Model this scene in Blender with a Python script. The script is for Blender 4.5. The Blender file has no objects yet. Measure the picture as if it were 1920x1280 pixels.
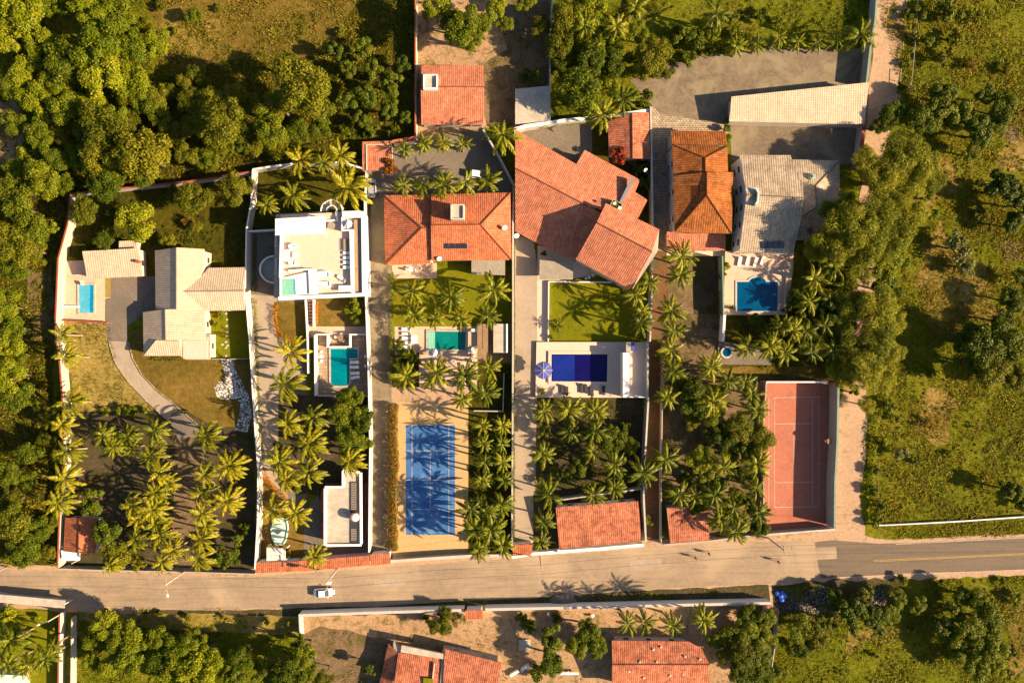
import bpy, math, random
import numpy as np
from mathutils import Vector
C = bpy.context.scene.collection
scene = bpy.context.scene
R = math.radians
# ---------------------------------------------------------------- camera, sky, sun, exposure
HC = 140.0            # flying height of the camera in metres
SC = 0.11             # metres of ground per photo pixel (1920 px wide)
cam = bpy.data.objects.new('camera', bpy.data.cameras.new('camera'))
C.objects.link(cam); cam.location = (0, 0, HC); cam.rotation_euler = (0, 0, 0)
cam.data.sensor_width = 36.0
cam.data.lens = 36.0 * HC / (1920 * SC)
cam.data.clip_start = 1.0; cam.data.clip_end = 2000
scene.camera = cam
SUN_EL, SUN_AZ = R(27), R(-13)      # elevation; azimuth measured from +x
sunv = Vector((math.cos(SUN_EL) * math.cos(SUN_AZ), math.cos(SUN_EL) * math.sin(SUN_AZ), math.sin(SUN_EL)))
w = bpy.data.worlds.new("World"); scene.world = w; w.use_nodes = True
wn = w.node_tree; bg = wn.nodes['Background']
sky = wn.nodes.new('ShaderNodeTexSky'); sky.sky_type = 'NISHITA'; sky.sun_disc = False
sky.sun_elevation = SUN_EL; sky.sun_rotation = math.atan2(sunv.x, sunv.y); sky.dust_density = 1.5
wn.links.new(sky.outputs[0], bg.inputs[0]); bg.inputs[1].default_value = 0.05
sl = bpy.data.lights.new('sun', 'SUN'); sl.energy = 5.0; sl.angle = R(0.5); sl.color = (1.0, 0.76, 0.47)
so = bpy.data.objects.new('sun', sl); C.objects.link(so); so.rotation_euler = sunv.to_track_quat('Z', 'Y').to_euler()
so.location = (60, 0, 60)
scene.view_settings.view_transform = 'Standard'; scene.view_settings.look = 'None'
scene.view_settings.exposure = 1.65; scene.view_settings.gamma = 1.0
scene.cycles.max_bounces = 5; scene.cycles.diffuse_bounces = 3; scene.cycles.transparent_max_bounces = 6

# ---------------------------------------------------------------- helpers
def P(px, py, z=0.0):
    """photo position of a point known to be z metres above ground -> its real place"""
    k = SC * (HC - z) / HC
    return Vector(((px - 960) * k, (640 - py) * k, z))
def W(pt, z):
    return P(pt[0], pt[1], z)
def slope(poly, r0, r1, zr, pitch):
    """points of a roof slope falling away from the ridge r0-r1 (at height zr)"""
    a, b = W(r0, zr), W(r1, zr); d = (b - a); d.z = 0; d.normalize()
    out = []
    for p in poly:
        z = zr
        for _ in range(8):
            q = W(p, z) - a
            z = zr - pitch * abs(q.x * d.y - q.y * d.x)
        out.append(W(p, z))
    return out
def tag(o, label=None, cat=None, group=None, kind=None):
    if label: o['label'] = label
    if cat: o['category'] = cat
    if group: o['group'] = group
    if kind: o['kind'] = kind
    return o
def empty(name, loc, label, cat, group=None, rz=0.0):
    o = bpy.data.objects.new(name, None); C.objects.link(o)
    o.location = loc; o.rotation_euler = (0, 0, rz); o.empty_display_size = 0.3
    return tag(o, label, cat, group)
def dup(o, loc, rz=None, label=None, scale=None):
    def cp(a, par):
        c = a.copy(); C.objects.link(c); c.parent = par
        for ch in list(KIDS.get(a.name, [])):
            KIDS.setdefault(c.name, []).append(cp(ch, c))
        return c
    c = cp(o, None); c.location = loc
    if rz is not None: c.rotation_euler = (0, 0, rz)
    if scale is not None: c.scale = (scale,) * 3
    if label: c['label'] = label
    return c
KIDS = {}
class MB:
    def __init__(s): s.v = []; s.f = []; s.uv = []
    def poly(s, pts, uv=None):
        n = len(s.v); s.v += [tuple(p) for p in pts]; s.f.append(list(range(n, n + len(pts))))
        s.uv.append(uv or [(0, 0)] * len(pts))
    def prism(s, top, z0=None, dz=None, bottom=True):
        """solid under polygon `top`: down to z0, or dz thick"""
        top = [Vector(p) for p in top]
        a = sum((top[i].x * top[(i + 1) % len(top)].y - top[(i + 1) % len(top)].x * top[i].y) for i in range(len(top)))
        if a < 0: top = top[::-1]
        bot = [Vector((p.x, p.y, z0 if z0 is not None else p.z - dz)) for p in top]
        nrm = Vector((0, 0, 0))
        for i in range(len(top)):
            nrm += top[i].cross(top[(i + 1) % len(top)])
        nrm.normalize()
        hz = Vector((nrm.x, nrm.y, 0))
        if hz.length < 0.02: dn = Vector((0, -1, 0))
        else: dn = hz.normalized()
        al = Vector((-dn.y, dn.x, 0))
        k = 1.0 / max(nrm.z, .2)
        s.poly(top, [(p.dot(al), Vector((p.x, p.y, 0)).dot(dn) * k) for p in top])
        if bottom: s.poly(bot[::-1])
        for i in range(len(top)):
            j = (i + 1) % len(top)
            L = (top[j] - top[i]).length; h = top[i].z - bot[i].z
            s.poly([bot[i], bot[j], top[j], top[i]], [(0, 0), (L, 0), (L, h), (0, h)])
    def box(s, c, size, rz=0.0):
        cx, cy, cz = c; x, y, z = (q / 2 for q in size)
        ca, sa = math.cos(rz), math.sin(rz)
        top = [Vector((cx + a * x * ca - b * y * sa, cy + a * x * sa + b * y * ca, cz + z)) for a, b in ((-1, -1), (1, -1), (1, 1), (-1, 1))]
        s.prism(top, z0=cz - z)
    def tube(s, pts, r, n=8, cap=True):
        pts = [Vector(p) for p in pts]; m = len(pts)
        rr = r if isinstance(r, (list, tuple)) else [r] * m
        rings = []
        for i, p in enumerate(pts):
            t = (pts[min(i + 1, m - 1)] - pts[max(i - 1, 0)]).normalized()
            u = t.cross(Vector((0, 0, 1)));
            if u.length < 1e-3: u = Vector((1, 0, 0))
            u.normalize(); v = t.cross(u)
            rings.append([p + u * rr[i] * math.cos(2 * math.pi * k / n) + v * rr[i] * math.sin(2 * math.pi * k / n) for k in range(n)])
        b = len(s.v)
        for rg in rings: s.v += [tuple(q) for q in rg]
        for i in range(m - 1):
            for k in range(n):
                k2 = (k + 1) % n
                s.f.append([b + i * n + k, b + i * n + k2, b + (i + 1) * n + k2, b + (i + 1) * n + k]); s.uv.append([(0, 0)] * 4)
        if cap:
            s.f.append([b + k for k in range(n)][::-1]); s.uv.append([(0, 0)] * n)
            s.f.append([b + (m - 1) * n + k for k in range(n)]); s.uv.append([(0, 0)] * n)
    def lathe(s, prof, c=(0, 0, 0), n=20):
        b = len(s.v); c = Vector(c)
        for r, z in prof:
            for k in range(n):
                a = 2 * math.pi * k / n
                s.v.append((c.x + r * math.cos(a), c.y + r * math.sin(a), c.z + z))
        for i in range(len(prof) - 1):
            for k in range(n):
                k2 = (k + 1) % n
                s.f.append([b + i * n + k, b + i * n + k2, b + (i + 1) * n + k2, b + (i + 1) * n + k]); s.uv.append([(0, 0)] * 4)
        for i, rev in ((0, True), (len(prof) - 1, False)):
            q = [b + i * n + k for k in range(n)]
            s.f.append(q[::-1] if rev else q); s.uv.append([(0, 0)] * n)
    def build(s, name, m, parent=None, smooth=False, origin=None, bevel=0):
        me = bpy.data.meshes.new(name)
        v = s.v
        if origin is not None:
            v = [(a - origin[0], b - origin[1], c - origin[2]) for a, b, c in v]
        me.from_pydata(v, [], s.f)
        ul = me.uv_layers.new(name='UVMap')
        flat = [c for u in s.uv for q in u for c in q]
        ul.data.foreach_set('uv', flat)
        if smooth: me.polygons.foreach_set('use_smooth', [True] * len(me.polygons))
        me.update()
        o = bpy.data.objects.new(name, me); C.objects.link(o)
        if m: me.materials.append(m)
        if origin is not None and parent is None: o.location = origin
        if parent is not None:
            o.parent = parent; KIDS.setdefault(parent.name, []).append(o)
        if bevel:
            md = o.modifiers.new('bevel', 'BEVEL'); md.width = bevel; md.segments = 2; md.limit_method = 'ANGLE'
        return o
def np_mesh(name, V, F, mat, parent=None, smooth=False):
    me = bpy.data.meshes.new(name)
    V = np.asarray(V, dtype=np.float32).reshape(-1, 3); F = np.asarray(F, dtype=np.int32)
    n, k = F.shape
    me.vertices.add(len(V)); me.vertices.foreach_set('co', V.ravel())
    me.loops.add(n * k); me.loops.foreach_set('vertex_index', F.ravel())
    me.polygons.add(n); me.polygons.foreach_set('loop_start', np.arange(0, n * k, k, dtype=np.int32))
    me.polygons.foreach_set('loop_total', np.full(n, k, dtype=np.int32))
    me.update(calc_edges=True); me.validate()
    if mat: me.materials.append(mat)
    o = bpy.data.objects.new(name, me)
    return me
def link_mesh(name, me, parent=None, loc=None, sc=None, rz=0):
    o = bpy.data.objects.new(name, me); C.objects.link(o)
    if loc is not None: o.location = loc
    if sc is not None: o.scale = sc if isinstance(sc, tuple) else (sc,) * 3
    o.rotation_euler = (0, 0, rz)
    if parent is not None:
        o.parent = parent; KIDS.setdefault(parent.name, []).append(o)
    return o

# ---------------------------------------------------------------- materials
def nodes(name):
    m = bpy.data.materials.new(name); m.use_nodes = True
    nt = m.node_tree; return m, nt, nt.nodes['Principled BSDF']
def N(nt, t, **kw):
    n = nt.nodes.new('ShaderNode' + t)
    for k, v in kw.items(): setattr(n, k, v)
    return n
def noise(nt, scale, detail=4, rough=.55, vec=None, dist=0.0):
    n = N(nt, 'TexNoise'); n.inputs['Scale'].default_value = scale; n.inputs['Detail'].default_value = detail
    n.inputs['Roughness'].default_value = rough; n.inputs['Distortion'].default_value = dist
    if vec is not None: nt.links.new(vec, n.inputs['Vector'])
    return n.outputs['Fac']
def ramp(nt, fac, stops):
    r = N(nt, 'ValToRGB'); el = r.color_ramp.elements
    while len(el) < len(stops): el.new(.5)
    for e, (p, c) in zip(el, stops):
        e.position = p; e.color = (*c, 1) if len(c) == 3 else c
    nt.links.new(fac, r.inputs[0]); return r.outputs[0]
def mixc(nt, fac, a, b, mode='MIX'):
    m = N(nt, 'Mix', data_type='RGBA', blend_type=mode)
    for s, x in ((m.inputs[0], fac), (m.inputs[6], a), (m.inputs[7], b)):
        if isinstance(x, (int, float)): s.default_value = x
        elif isinstance(x, tuple): s.default_value = (*x, 1)
        else: nt.links.new(x, s)
    return m.outputs[2]
def mul(c, k): return tuple(min(max(x * k, 0), 1) for x in c)
def surf(name, col, var=.25, s1=.25, s2=3.0, rough=.9, bump=.3, alt=None, alt_s=.12, alt_lo=.45, alt_hi=.6, grain=.25, bscale=8.0, spec=.2, streak=False):
    """weathered plain surface: large patches, medium mottling, fine grain"""
    m, nt, b = nodes(name)
    pos = N(nt, 'NewGeometry').outputs['Position']
    c = ramp(nt, noise(nt, s2, 5, .65, pos), [(.3, mul(col, 1 - var)), (.7, mul(col, 1 + var))])
    big = ramp(nt, noise(nt, s1, 4, .6, pos), [(.3, (1 - var * .8,) * 3), (.7, (1 + 0 * var,) * 3)])
    c = mixc(nt, 1.0, c, big, 'MULTIPLY')
    if alt:
        f = ramp(nt, noise(nt, alt_s, 6, .65, pos, .6), [(alt_lo, (0, 0, 0)), (alt_hi, (1, 1, 1))])
        c = mixc(nt, f, c, alt)
    if streak:      # tyre-worn lanes and patched seams running along the road
        mp = N(nt, 'Mapping'); mp.inputs['Rotation'].default_value = (0, 0, R(-3)); mp.inputs['Scale'].default_value = (.035, .75, 1); nt.links.new(pos, mp.inputs[0])
        c = mixc(nt, 1.0, c, ramp(nt, noise(nt, 1.6, 5, .7, mp.outputs[0]), [(.32, (.8,) * 3), (.5, (1,) * 3), (.7, (1.08,) * 3)]), 'MULTIPLY')
        c = mixc(nt, 1.0, c, ramp(nt, noise(nt, .55, 3, .5, pos), [(.24, (.6,) * 3), (.30, (1,) * 3)]), 'MULTIPLY')
    g = ramp(nt, noise(nt, 14, 2, .7, pos), [(.25, (1 - grain,) * 3), (.75, (1,) * 3)])
    c = mixc(nt, 1.0, c, g, 'MULTIPLY')
    nt.links.new(c, b.inputs['Base Color']); b.inputs['Roughness'].default_value = rough
    b.inputs['Specular IOR Level'].default_value = spec
    if bump:
        bp = N(nt, 'Bump'); bp.inputs['Strength'].default_value = bump; bp.inputs['Distance'].default_value = .08
        nt.links.new(noise(nt, bscale, 4, .7, pos), bp.inputs['Height']); nt.links.new(bp.outputs[0], b.inputs['Normal'])
    return m
def tiles(name, col, col2, period=.42, row=.42, stain=.25, depth=.55, worn=1.0):
    """barrel roof tiles laid by the face's own UVs (metres): u across the slope, v down it"""
    m, nt, b = nodes(name)
    uv = N(nt, 'UVMap').outputs[0]
    sep = N(nt, 'SeparateXYZ'); nt.links.new(uv, sep.inputs[0])
    def mth(op, a, c=None):
        n = N(nt, 'Math', operation=op)
        for i, x in enumerate((a, c)):
            if x is None: continue
            if isinstance(x, (int, float)): n.inputs[i].default_value = x
            else: nt.links.new(x, n.inputs[i])
        return n.outputs[0]
    u = mth('DIVIDE', sep.outputs[0], period); v = mth('DIVIDE', sep.outputs[1], row)
    fu = mth('FLOOR', u); fv = mth('FLOOR', v)
    cmb = N(nt, 'CombineXYZ'); nt.links.new(fu, cmb.inputs[0]); nt.links.new(fv, cmb.inputs[1])
    wnz = N(nt, 'TexWhiteNoise', noise_dimensions='2D'); nt.links.new(cmb.outputs[0], wnz.inputs['Vector'])
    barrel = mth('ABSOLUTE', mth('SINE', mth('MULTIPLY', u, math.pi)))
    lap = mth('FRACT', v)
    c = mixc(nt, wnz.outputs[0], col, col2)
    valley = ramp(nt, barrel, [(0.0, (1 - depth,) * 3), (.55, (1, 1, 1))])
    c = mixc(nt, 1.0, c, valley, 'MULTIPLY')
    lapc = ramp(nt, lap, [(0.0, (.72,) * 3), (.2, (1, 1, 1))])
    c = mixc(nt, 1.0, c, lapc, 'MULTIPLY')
    pos = N(nt, 'NewGeometry').outputs['Position']
    st = ramp(nt, noise(nt, .5, 7, .72, pos, .5), [(.36, (1 - stain * 1.3,) * 3), (.6, (1, 1, 1))])
    c = mixc(nt, 1.0, c, st, 'MULTIPLY')
    mp = N(nt, 'Mapping'); mp.inputs['Scale'].default_value = (2.2, .3, 1); nt.links.new(uv, mp.inputs[0])
    c = mixc(nt, 1.0, c, ramp(nt, noise(nt, .9, 5, .7, mp.outputs[0]), [(.35, (1 - .22 * worn,) * 3), (.6, (1 + .05 * worn,) * 3)]), 'MULTIPLY')
    odd = ramp(nt, wnz.outputs[0], [(.93, (0, 0, 0)), (.95, (1, 1, 1))])
    c = mixc(nt, odd, c, mixc(nt, .5 * worn, c, (.16, .11, .09)))
    nt.links.new(c, b.inputs['Base Color']); b.inputs['Roughness'].default_value = .85
    b.inputs['Specular IOR Level'].default_value = .2
    hgt = mth('ADD', barrel, mth('MULTIPLY', lap, -.35))
    bp = N(nt, 'Bump'); bp.inputs['Strength'].default_value = .6; bp.inputs['Distance'].default_value = .05
    nt.links.new(hgt, bp.inputs['Height']); nt.links.new(bp.outputs[0], b.inputs['Normal'])
    return m
def paver(name, col, mortar, w=.5, h=.25, var=.3):
    m, nt, b = nodes(name)
    pos = N(nt, 'NewGeometry').outputs['Position']
    br = N(nt, 'TexBrick'); nt.links.new(pos, br.inputs['Vector'])
    br.inputs['Color1'].default_value = (*mul(col, 1 - var), 1); br.inputs['Color2'].default_value = (*mul(col, 1 + var), 1)
    br.inputs['Mortar'].default_value = (*mortar, 1); br.inputs['Scale'].default_value = 1
    br.inputs['Brick Width'].default_value = w; br.inputs['Row Height'].default_value = h; br.inputs['Mortar Size'].default_value = .05
    st = ramp(nt, noise(nt, .6, 6, .7, pos), [(.35, (.7,) * 3), (.65, (1, 1, 1))])
    c = mixc(nt, 1.0, br.outputs[0], st, 'MULTIPLY')
    nt.links.new(c, b.inputs['Base Color']); b.inputs['Roughness'].default_value = .9
    bp = N(nt, 'Bump'); bp.inputs['Strength'].default_value = .5; bp.inputs['Distance'].default_value = .04
    nt.links.new(br.outputs['Fac'], bp.inputs['Height']); bp.invert = True; nt.links.new(bp.outputs[0], b.inputs['Normal'])
    return m
def stones(name, col, gap, sc_=1.6):
    m, nt, b = nodes(name); pos = N(nt, 'NewGeometry').outputs['Position']
    v = N(nt, 'TexVoronoi', feature='DISTANCE_TO_EDGE'); v.inputs['Scale'].default_value = sc_; nt.links.new(pos, v.inputs['Vector'])
    v2 = N(nt, 'TexVoronoi'); v2.inputs['Scale'].default_value = sc_; nt.links.new(pos, v2.inputs['Vector'])
    f = ramp(nt, v.outputs['Distance'], [(.05, (0, 0, 0)), (.14, (1, 1, 1))])
    hs = N(nt, 'SeparateXYZ'); nt.links.new(v2.outputs['Color'], hs.inputs[0])
    c = mixc(nt, f, gap, mixc(nt, hs.outputs[0], mul(col, .6), mul(col, 1.15)))
    nt.links.new(c, b.inputs['Base Color']); b.inputs['Roughness'].default_value = .95
    bp = N(nt, 'Bump'); bp.inputs['Strength'].default_value = .6; bp.inputs['Distance'].default_value = .06
    nt.links.new(v.outputs['Distance'], bp.inputs['Height']); nt.links.new(bp.outputs[0], b.inputs['Normal']); return m
def leaf(name, cols, trans=.27, rough=.5, rnd=.32):
    m, nt, b = nodes(name)
    ri = N(nt, 'NewGeometry').outputs['Random Per Island']
    c = ramp(nt, ri, [(i / max(len(cols) - 1, 1), q) for i, q in enumerate(cols)])
    oi = N(nt, 'ObjectInfo').outputs['Random']
    hs = N(nt, 'HueSaturation'); nt.links.new(c, hs.inputs['Color'])
    mr = N(nt, 'MapRange'); nt.links.new(oi, mr.inputs[0]); mr.inputs[3].default_value = 1 - rnd; mr.inputs[4].default_value = 1 + rnd
    nt.links.new(mr.outputs[0], hs.inputs['Value'])
    mr2 = N(nt, 'MapRange'); nt.links.new(oi, mr2.inputs[0]); mr2.inputs[3].default_value = .515; mr2.inputs[4].default_value = .485
    nt.links.new(mr2.outputs[0], hs.inputs['Hue'])
    nt.links.new(hs.outputs[0], b.inputs['Base Color']); b.inputs['Roughness'].default_value = rough
    b.inputs['Specular IOR Level'].default_value = .12
    tr = N(nt, 'BsdfTranslucent'); nt.links.new(hs.outputs[0], tr.inputs[0])
    mx = N(nt, 'MixShader'); mx.inputs[0].default_value = trans
    nt.links.new(b.outputs[0], mx.inputs[1]); nt.links.new(tr.outputs[0], mx.inputs[2])
    nt.links.new(mx.outputs[0], nt.nodes['Material Output'].inputs[0])
    return m
def plain(name, col, rough=.5, metal=0.0, spec=.5):
    m, nt, b = nodes(name)
    pos = N(nt, 'NewGeometry').outputs['Position']
    c = ramp(nt, noise(nt, 2.2, 5, .7, pos), [(.3, mul(col, .86)), (.7, mul(col, 1.04))])
    nt.links.new(c, b.inputs['Base Color']); b.inputs['Roughness'].default_value = rough
    b.inputs['Metallic'].default_value = metal; b.inputs['Specular IOR Level'].default_value = spec
    return m
def water(name, c1, c2, s=.35):
    m, nt, b = nodes(name)
    pos = N(nt, 'NewGeometry').outputs['Position']
    c = ramp(nt, noise(nt, s, 3, .5, pos), [(.3, c1), (.7, c2)])
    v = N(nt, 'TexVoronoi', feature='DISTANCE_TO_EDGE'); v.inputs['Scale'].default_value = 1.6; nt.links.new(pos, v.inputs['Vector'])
    ca = ramp(nt, v.outputs['Distance'], [(0.0, (1.25,) * 3), (.12, (1, 1, 1))])  # caustic light network painted into the water colour
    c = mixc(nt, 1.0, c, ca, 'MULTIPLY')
    nt.links.new(c, b.inputs['Base Color']); b.inputs['Roughness'].default_value = .08; b.inputs['IOR'].default_value = 1.33
    bp = N(nt, 'Bump'); bp.inputs['Strength'].default_value = .25; bp.inputs['Distance'].default_value = .05
    nt.links.new(noise(nt, 2.5, 2, .5, pos), bp.inputs['Height']); nt.links.new(bp.outputs[0], b.inputs['Normal'])
    return m

def wild(name, cols, s=.9, bump=.8):
    """rough unmown ground: several noise scales pushed through a colour ramp"""
    m, nt, b = nodes(name)
    pos = N(nt, 'NewGeometry').outputs['Position']
    a = noise(nt, s, 8, .75, pos, .3); g = noise(nt, .07, 4, .6, pos, .4); f = noise(nt, 5, 4, .8, pos)
    def mt(op, x, y):
        n = N(nt, 'Math', operation=op)
        for i, q in enumerate((x, y)):
            if isinstance(q, (int, float)): n.inputs[i].default_value = q
            else: nt.links.new(q, n.inputs[i])
        return n.outputs[0]
    t = mt('ADD', mt('ADD', mt('MULTIPLY', a, .45), mt('MULTIPLY', g, .35)), mt('MULTIPLY', f, .2))
    k = len(cols)
    c = ramp(nt, t, [(.36 + .28 * i / (k - 1), q) for i, q in enumerate(cols)])
    nt.links.new(c, b.inputs['Base Color']); b.inputs['Roughness'].default_value = 1; b.inputs['Specular IOR Level'].default_value = .05
    bp = N(nt, 'Bump'); bp.inputs['Strength'].default_value = bump; bp.inputs['Distance'].default_value = .35
    nt.links.new(mt('ADD', a, mt('MULTIPLY', f, .4)), bp.inputs['Height']); nt.links.new(bp.outputs[0], b.inputs['Normal'])
    return m
M = {}
M['scrub'] = wild('wild_ground', [(0.0132, 0.0173, 0.0017), (0.0494, 0.0576, 0.0034), (0.1070, 0.1201, 0.0050), (0.1564, 0.1441, 0.0118), (0.2470, 0.1922, 0.0588)])
M['scrubdry'] = wild('dry_scrub_ground', [(.03, .024, .004), (.10, .075, .012), (.19, .135, .03), (.28, .19, .06), (.36, .24, .11)])
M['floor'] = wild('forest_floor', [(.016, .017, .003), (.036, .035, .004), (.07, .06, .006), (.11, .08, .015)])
M['lawn'] = wild('lawn_grass', [(0.0720, 0.0864, 0.0036), (0.1152, 0.1260, 0.0050), (0.1584, 0.1440, 0.0065), (0.1944, 0.1440, 0.0144)], 1.2, .4)
M['lawn2'] = wild('worn_lawn', [(0.0536, 0.0434, 0.0082), (0.0982, 0.0711, 0.0136), (0.1607, 0.1028, 0.0218), (0.2321, 0.1344, 0.0680)], .8, .4)
M['dry'] = wild('dry_grass', [(0.1248, 0.1014, 0.0156), (0.2184, 0.1638, 0.0390), (0.2964, 0.2106, 0.0624), (0.3744, 0.2574, 0.1014)], 1.3, .5)
M['dirt'] = surf('bare_dirt', (.2, .13, .075), .3, .2, 1.5, 1, .6, alt=(.09, .075, .025), alt_s=.35, alt_lo=.48, alt_hi=.62)
M['darkdirt'] = surf('dark_dirt', (0.0960, 0.0680, 0.0400), .35, .2, 1.5, 1, .6, alt=(0.0480, 0.0440, 0.0120), alt_s=.3, alt_lo=.42, alt_hi=.6)  # dirt in a darker tone
M['sand'] = surf('sandy_soil', (.44, .29, .19), .2, .15, 2.0, 1, .5, alt=(.24, .19, .08), alt_s=.5, alt_lo=.56, alt_hi=.68)
M['sandgrass'] = surf('sandy_yard', (.42, .26, .15), .25, .15, 2.5, 1, .6, alt=(.16, .13, .04), alt_s=.6, alt_lo=.5, alt_hi=.66)
M['road'] = surf('dusty_asphalt', (.29, .215, .15), .12, .08, 1.2, .95, .25, alt=(.36, .265, .18), alt_s=.09, alt_lo=.45, alt_hi=.62, grain=.2, streak=True)
M['road2'] = surf('new_asphalt', (.155, .118, .088), .1, .1, 1.2, .9, .2, grain=.25, streak=True)
M['lane'] = surf('lane_paving', (.19, .145, .10), .26, .12, 1.5, .95, .3, alt=(.25, .2, .13), alt_s=.16)
M['lane2'] = surf('pale_driveway', (.38, .3, .23), .1, .1, 1.4, .95, .25, alt=(.31, .25, .19), alt_s=.2)
M['grey'] = surf('grey_paving', (.21, .17, .135), .26, .12, 2.5, .95, .5, alt=(.15, .125, .1), alt_s=.25)
M['cobble'] = paver('cobble_stone', (.42, .32, .22), (.1, .075, .05), .62, .4, .25)
M['stones'] = stones('pale_irregular_stones', (.62, .58, .54), (.06, .045, .03))
M['redlane'] = surf('red_soil', (.19, .085, .04), .35, .2, 2.2, 1, .6, alt=(.1, .075, .03), alt_s=.4)
M['deckstone'] = surf('pool_deck_stone', (.62, .43, .32), .14, .3, 2.2, .85, .15)
M['deckbrown'] = paver('deck_pavers', (.36, .25, .17), (.22, .16, .11), .7, .7, .15)
M['decksand'] = surf('cream_deck', (.66, .49, .39), .06, .2, 1.5, .8, .1)
M['white'] = surf('white_paint', (.74, .70, .68), .05, .3, 2, .7, .06, grain=.06, alt=(.5, .45, .4), alt_s=.9, alt_lo=.6, alt_hi=.8)
M['whiteold'] = surf('weathered_white_paint', (0.4680, 0.4230, 0.3780), .16, .5, 3, .8, .15, grain=.12)
M['wallshade'] = surf('grey_plaster', (.42, .38, .33), .18, .5, 3, .9, .25)
M['cream'] = surf('cream_plaster', (.62, .5, .38), .1, .3, 2, .85, .1)
M['redpaint'] = surf('brick_red_paint', (.34, .075, .045), .2, .5, 3, .8, .2)
M['greenpaint'] = surf('dull_green_paint', (.22, .3, .23), .2, .5, 3, .85, .2)
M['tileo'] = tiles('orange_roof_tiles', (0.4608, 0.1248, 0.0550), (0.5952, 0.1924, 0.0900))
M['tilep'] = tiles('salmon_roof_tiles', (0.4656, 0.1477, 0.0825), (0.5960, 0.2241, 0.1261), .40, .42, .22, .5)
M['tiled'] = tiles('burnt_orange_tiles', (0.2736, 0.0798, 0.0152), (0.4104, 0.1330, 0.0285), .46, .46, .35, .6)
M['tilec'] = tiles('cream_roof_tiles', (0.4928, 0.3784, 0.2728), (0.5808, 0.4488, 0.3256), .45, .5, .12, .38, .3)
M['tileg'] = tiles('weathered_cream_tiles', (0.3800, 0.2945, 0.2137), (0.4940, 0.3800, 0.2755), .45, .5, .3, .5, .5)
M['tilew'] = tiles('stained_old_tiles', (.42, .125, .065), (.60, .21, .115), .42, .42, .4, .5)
M['trunk'] = surf('tree_bark', (.17, .12, .08), .3, .8, 6, 1, .6)
M['ptrunk'] = surf('palm_bark', (.3, .23, .15), .25, .8, 8, 1, .6)
M['metal'] = plain('grey_metal', (.35, .36, .37), .4, .6)
M['glass'] = plain('dark_window_glass', (.03, .04, .05), .08, 0, .8)
M['solar'] = plain('solar_glass', (.02, .025, .045), .12, 0, .8)
M['whitep'] = plain('white_plastic', (.82, .8, .76), .5)
M['black'] = plain('black_weave', (.03, .028, .03), .7)
M['wood'] = surf('weathered_wood', (.3, .19, .11), .25, .8, 5, .9, .3)
M['greywood'] = surf('grey_wood', (.33, .28, .22), .25, .8, 5, .9, .3)
M['carwhite'] = plain('white_car_paint', (.82, .82, .82), .25, 0, .6)
M['carsilver'] = plain('silver_car_paint', (.55, .57, .6), .25, .5, .6)
M['rubber'] = plain('tyre_rubber', (.02, .02, .02), .8)
M['blue'] = plain('blue_canvas', (.05, .06, .26), .8)
M['bluetarp'] = plain('blue_plastic', (.02, .12, .6), .45)
M['palegreen'] = surf('sea_green_paint', (.5, .68, .58), .08, .4, 2, .8, .1)
M['concrete'] = surf('pale_concrete', (.5, .43, .35), .12, .3, 2, .9, .2, alt=(.38, .33, .27), alt_s=.5)
M['pinkcourt'] = surf('pink_court_paint', (0.4250, 0.1515, 0.0978), .12, .15, 1.5, .9, .12, alt=(0.3400, 0.1193, 0.0765), alt_s=.3, alt_lo=.5, alt_hi=.66)
M['tancourt'] = surf('sand_court_paint', (.52, .34, .16), .1, .15, 1.5, .9, .1)
M['bluecourt'] = surf('blue_court_paint', (.045, .14, .36), .1, .25, 1.5, .75, .08, alt=(.14, .27, .46), alt_s=.2, alt_lo=.5, alt_hi=.7)
M['line'] = surf('court_line_paint', (.5, .42, .38), .3, 1, 4, .9, 0)
M['yellow'] = surf('yellow_road_paint', (0.5270, 0.3324, 0.0595), .15, 1, 4, .9, 0)
M['w_turq'] = water('turquoise_water', (.0, .12, .17), (.0, .17, .21))
M['w_green'] = water('green_blue_water', (.0, .12, .115), (.003, .16, .145))
M['w_pale'] = water('pale_water', (.16, .38, .30), (.2, .44, .35))
M['w_sky'] = water('sky_blue_water', (.05, .28, .43), (.09, .34, .48))
M['w_deepsky'] = water('deeper_sky_blue_water', (.0, .17, .38), (.0, .2, .42))
M['w_navy'] = water('navy_water', (.004, .003, .06), (.006, .004, .08))
M['w_royal'] = water('royal_blue_water', (.006, .016, .16), (.01, .022, .2))
M['w_blue'] = water('deep_blue_water', (.0, .045, .12), (.0, .06, .15))
M['palm'] = leaf('palm_leaf', [(.035, .05, .002), (.07, .09, .003), (.14, .16, .006), (.24, .24, .01), (.32, .29, .03)], .3, .4)
M['palmy'] = leaf('yellowing_palm_leaf', [(.05, .06, .002), (.12, .13, .004), (.22, .22, .006), (.32, .28, .012), (.36, .28, .03)], .3, .4)
M['lf_olive'] = leaf('olive_leaf', [(0.0487, 0.0605, 0.0026), (0.0879, 0.0978, 0.0040), (0.1462, 0.1439, 0.0059), (0.1950, 0.1737, 0.0099)])
M['lf_green'] = leaf('green_leaf', [(0.0368, 0.0534, 0.0022), (0.0696, 0.0960, 0.0036), (0.1083, 0.1340, 0.0051), (0.1741, 0.1790, 0.0073)])
M['lf_bright'] = leaf('bright_leaf', [(0.0648, 0.0939, 0.0025), (0.1115, 0.1454, 0.0038), (0.1680, 0.1869, 0.0057), (0.2238, 0.2186, 0.0094)])
M['lf_dark'] = leaf('dark_leaf', [(0.0278, 0.0415, 0.0028), (0.0532, 0.0741, 0.0036), (0.0870, 0.1126, 0.0055), (0.1354, 0.1438, 0.0072)], .2)
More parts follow.
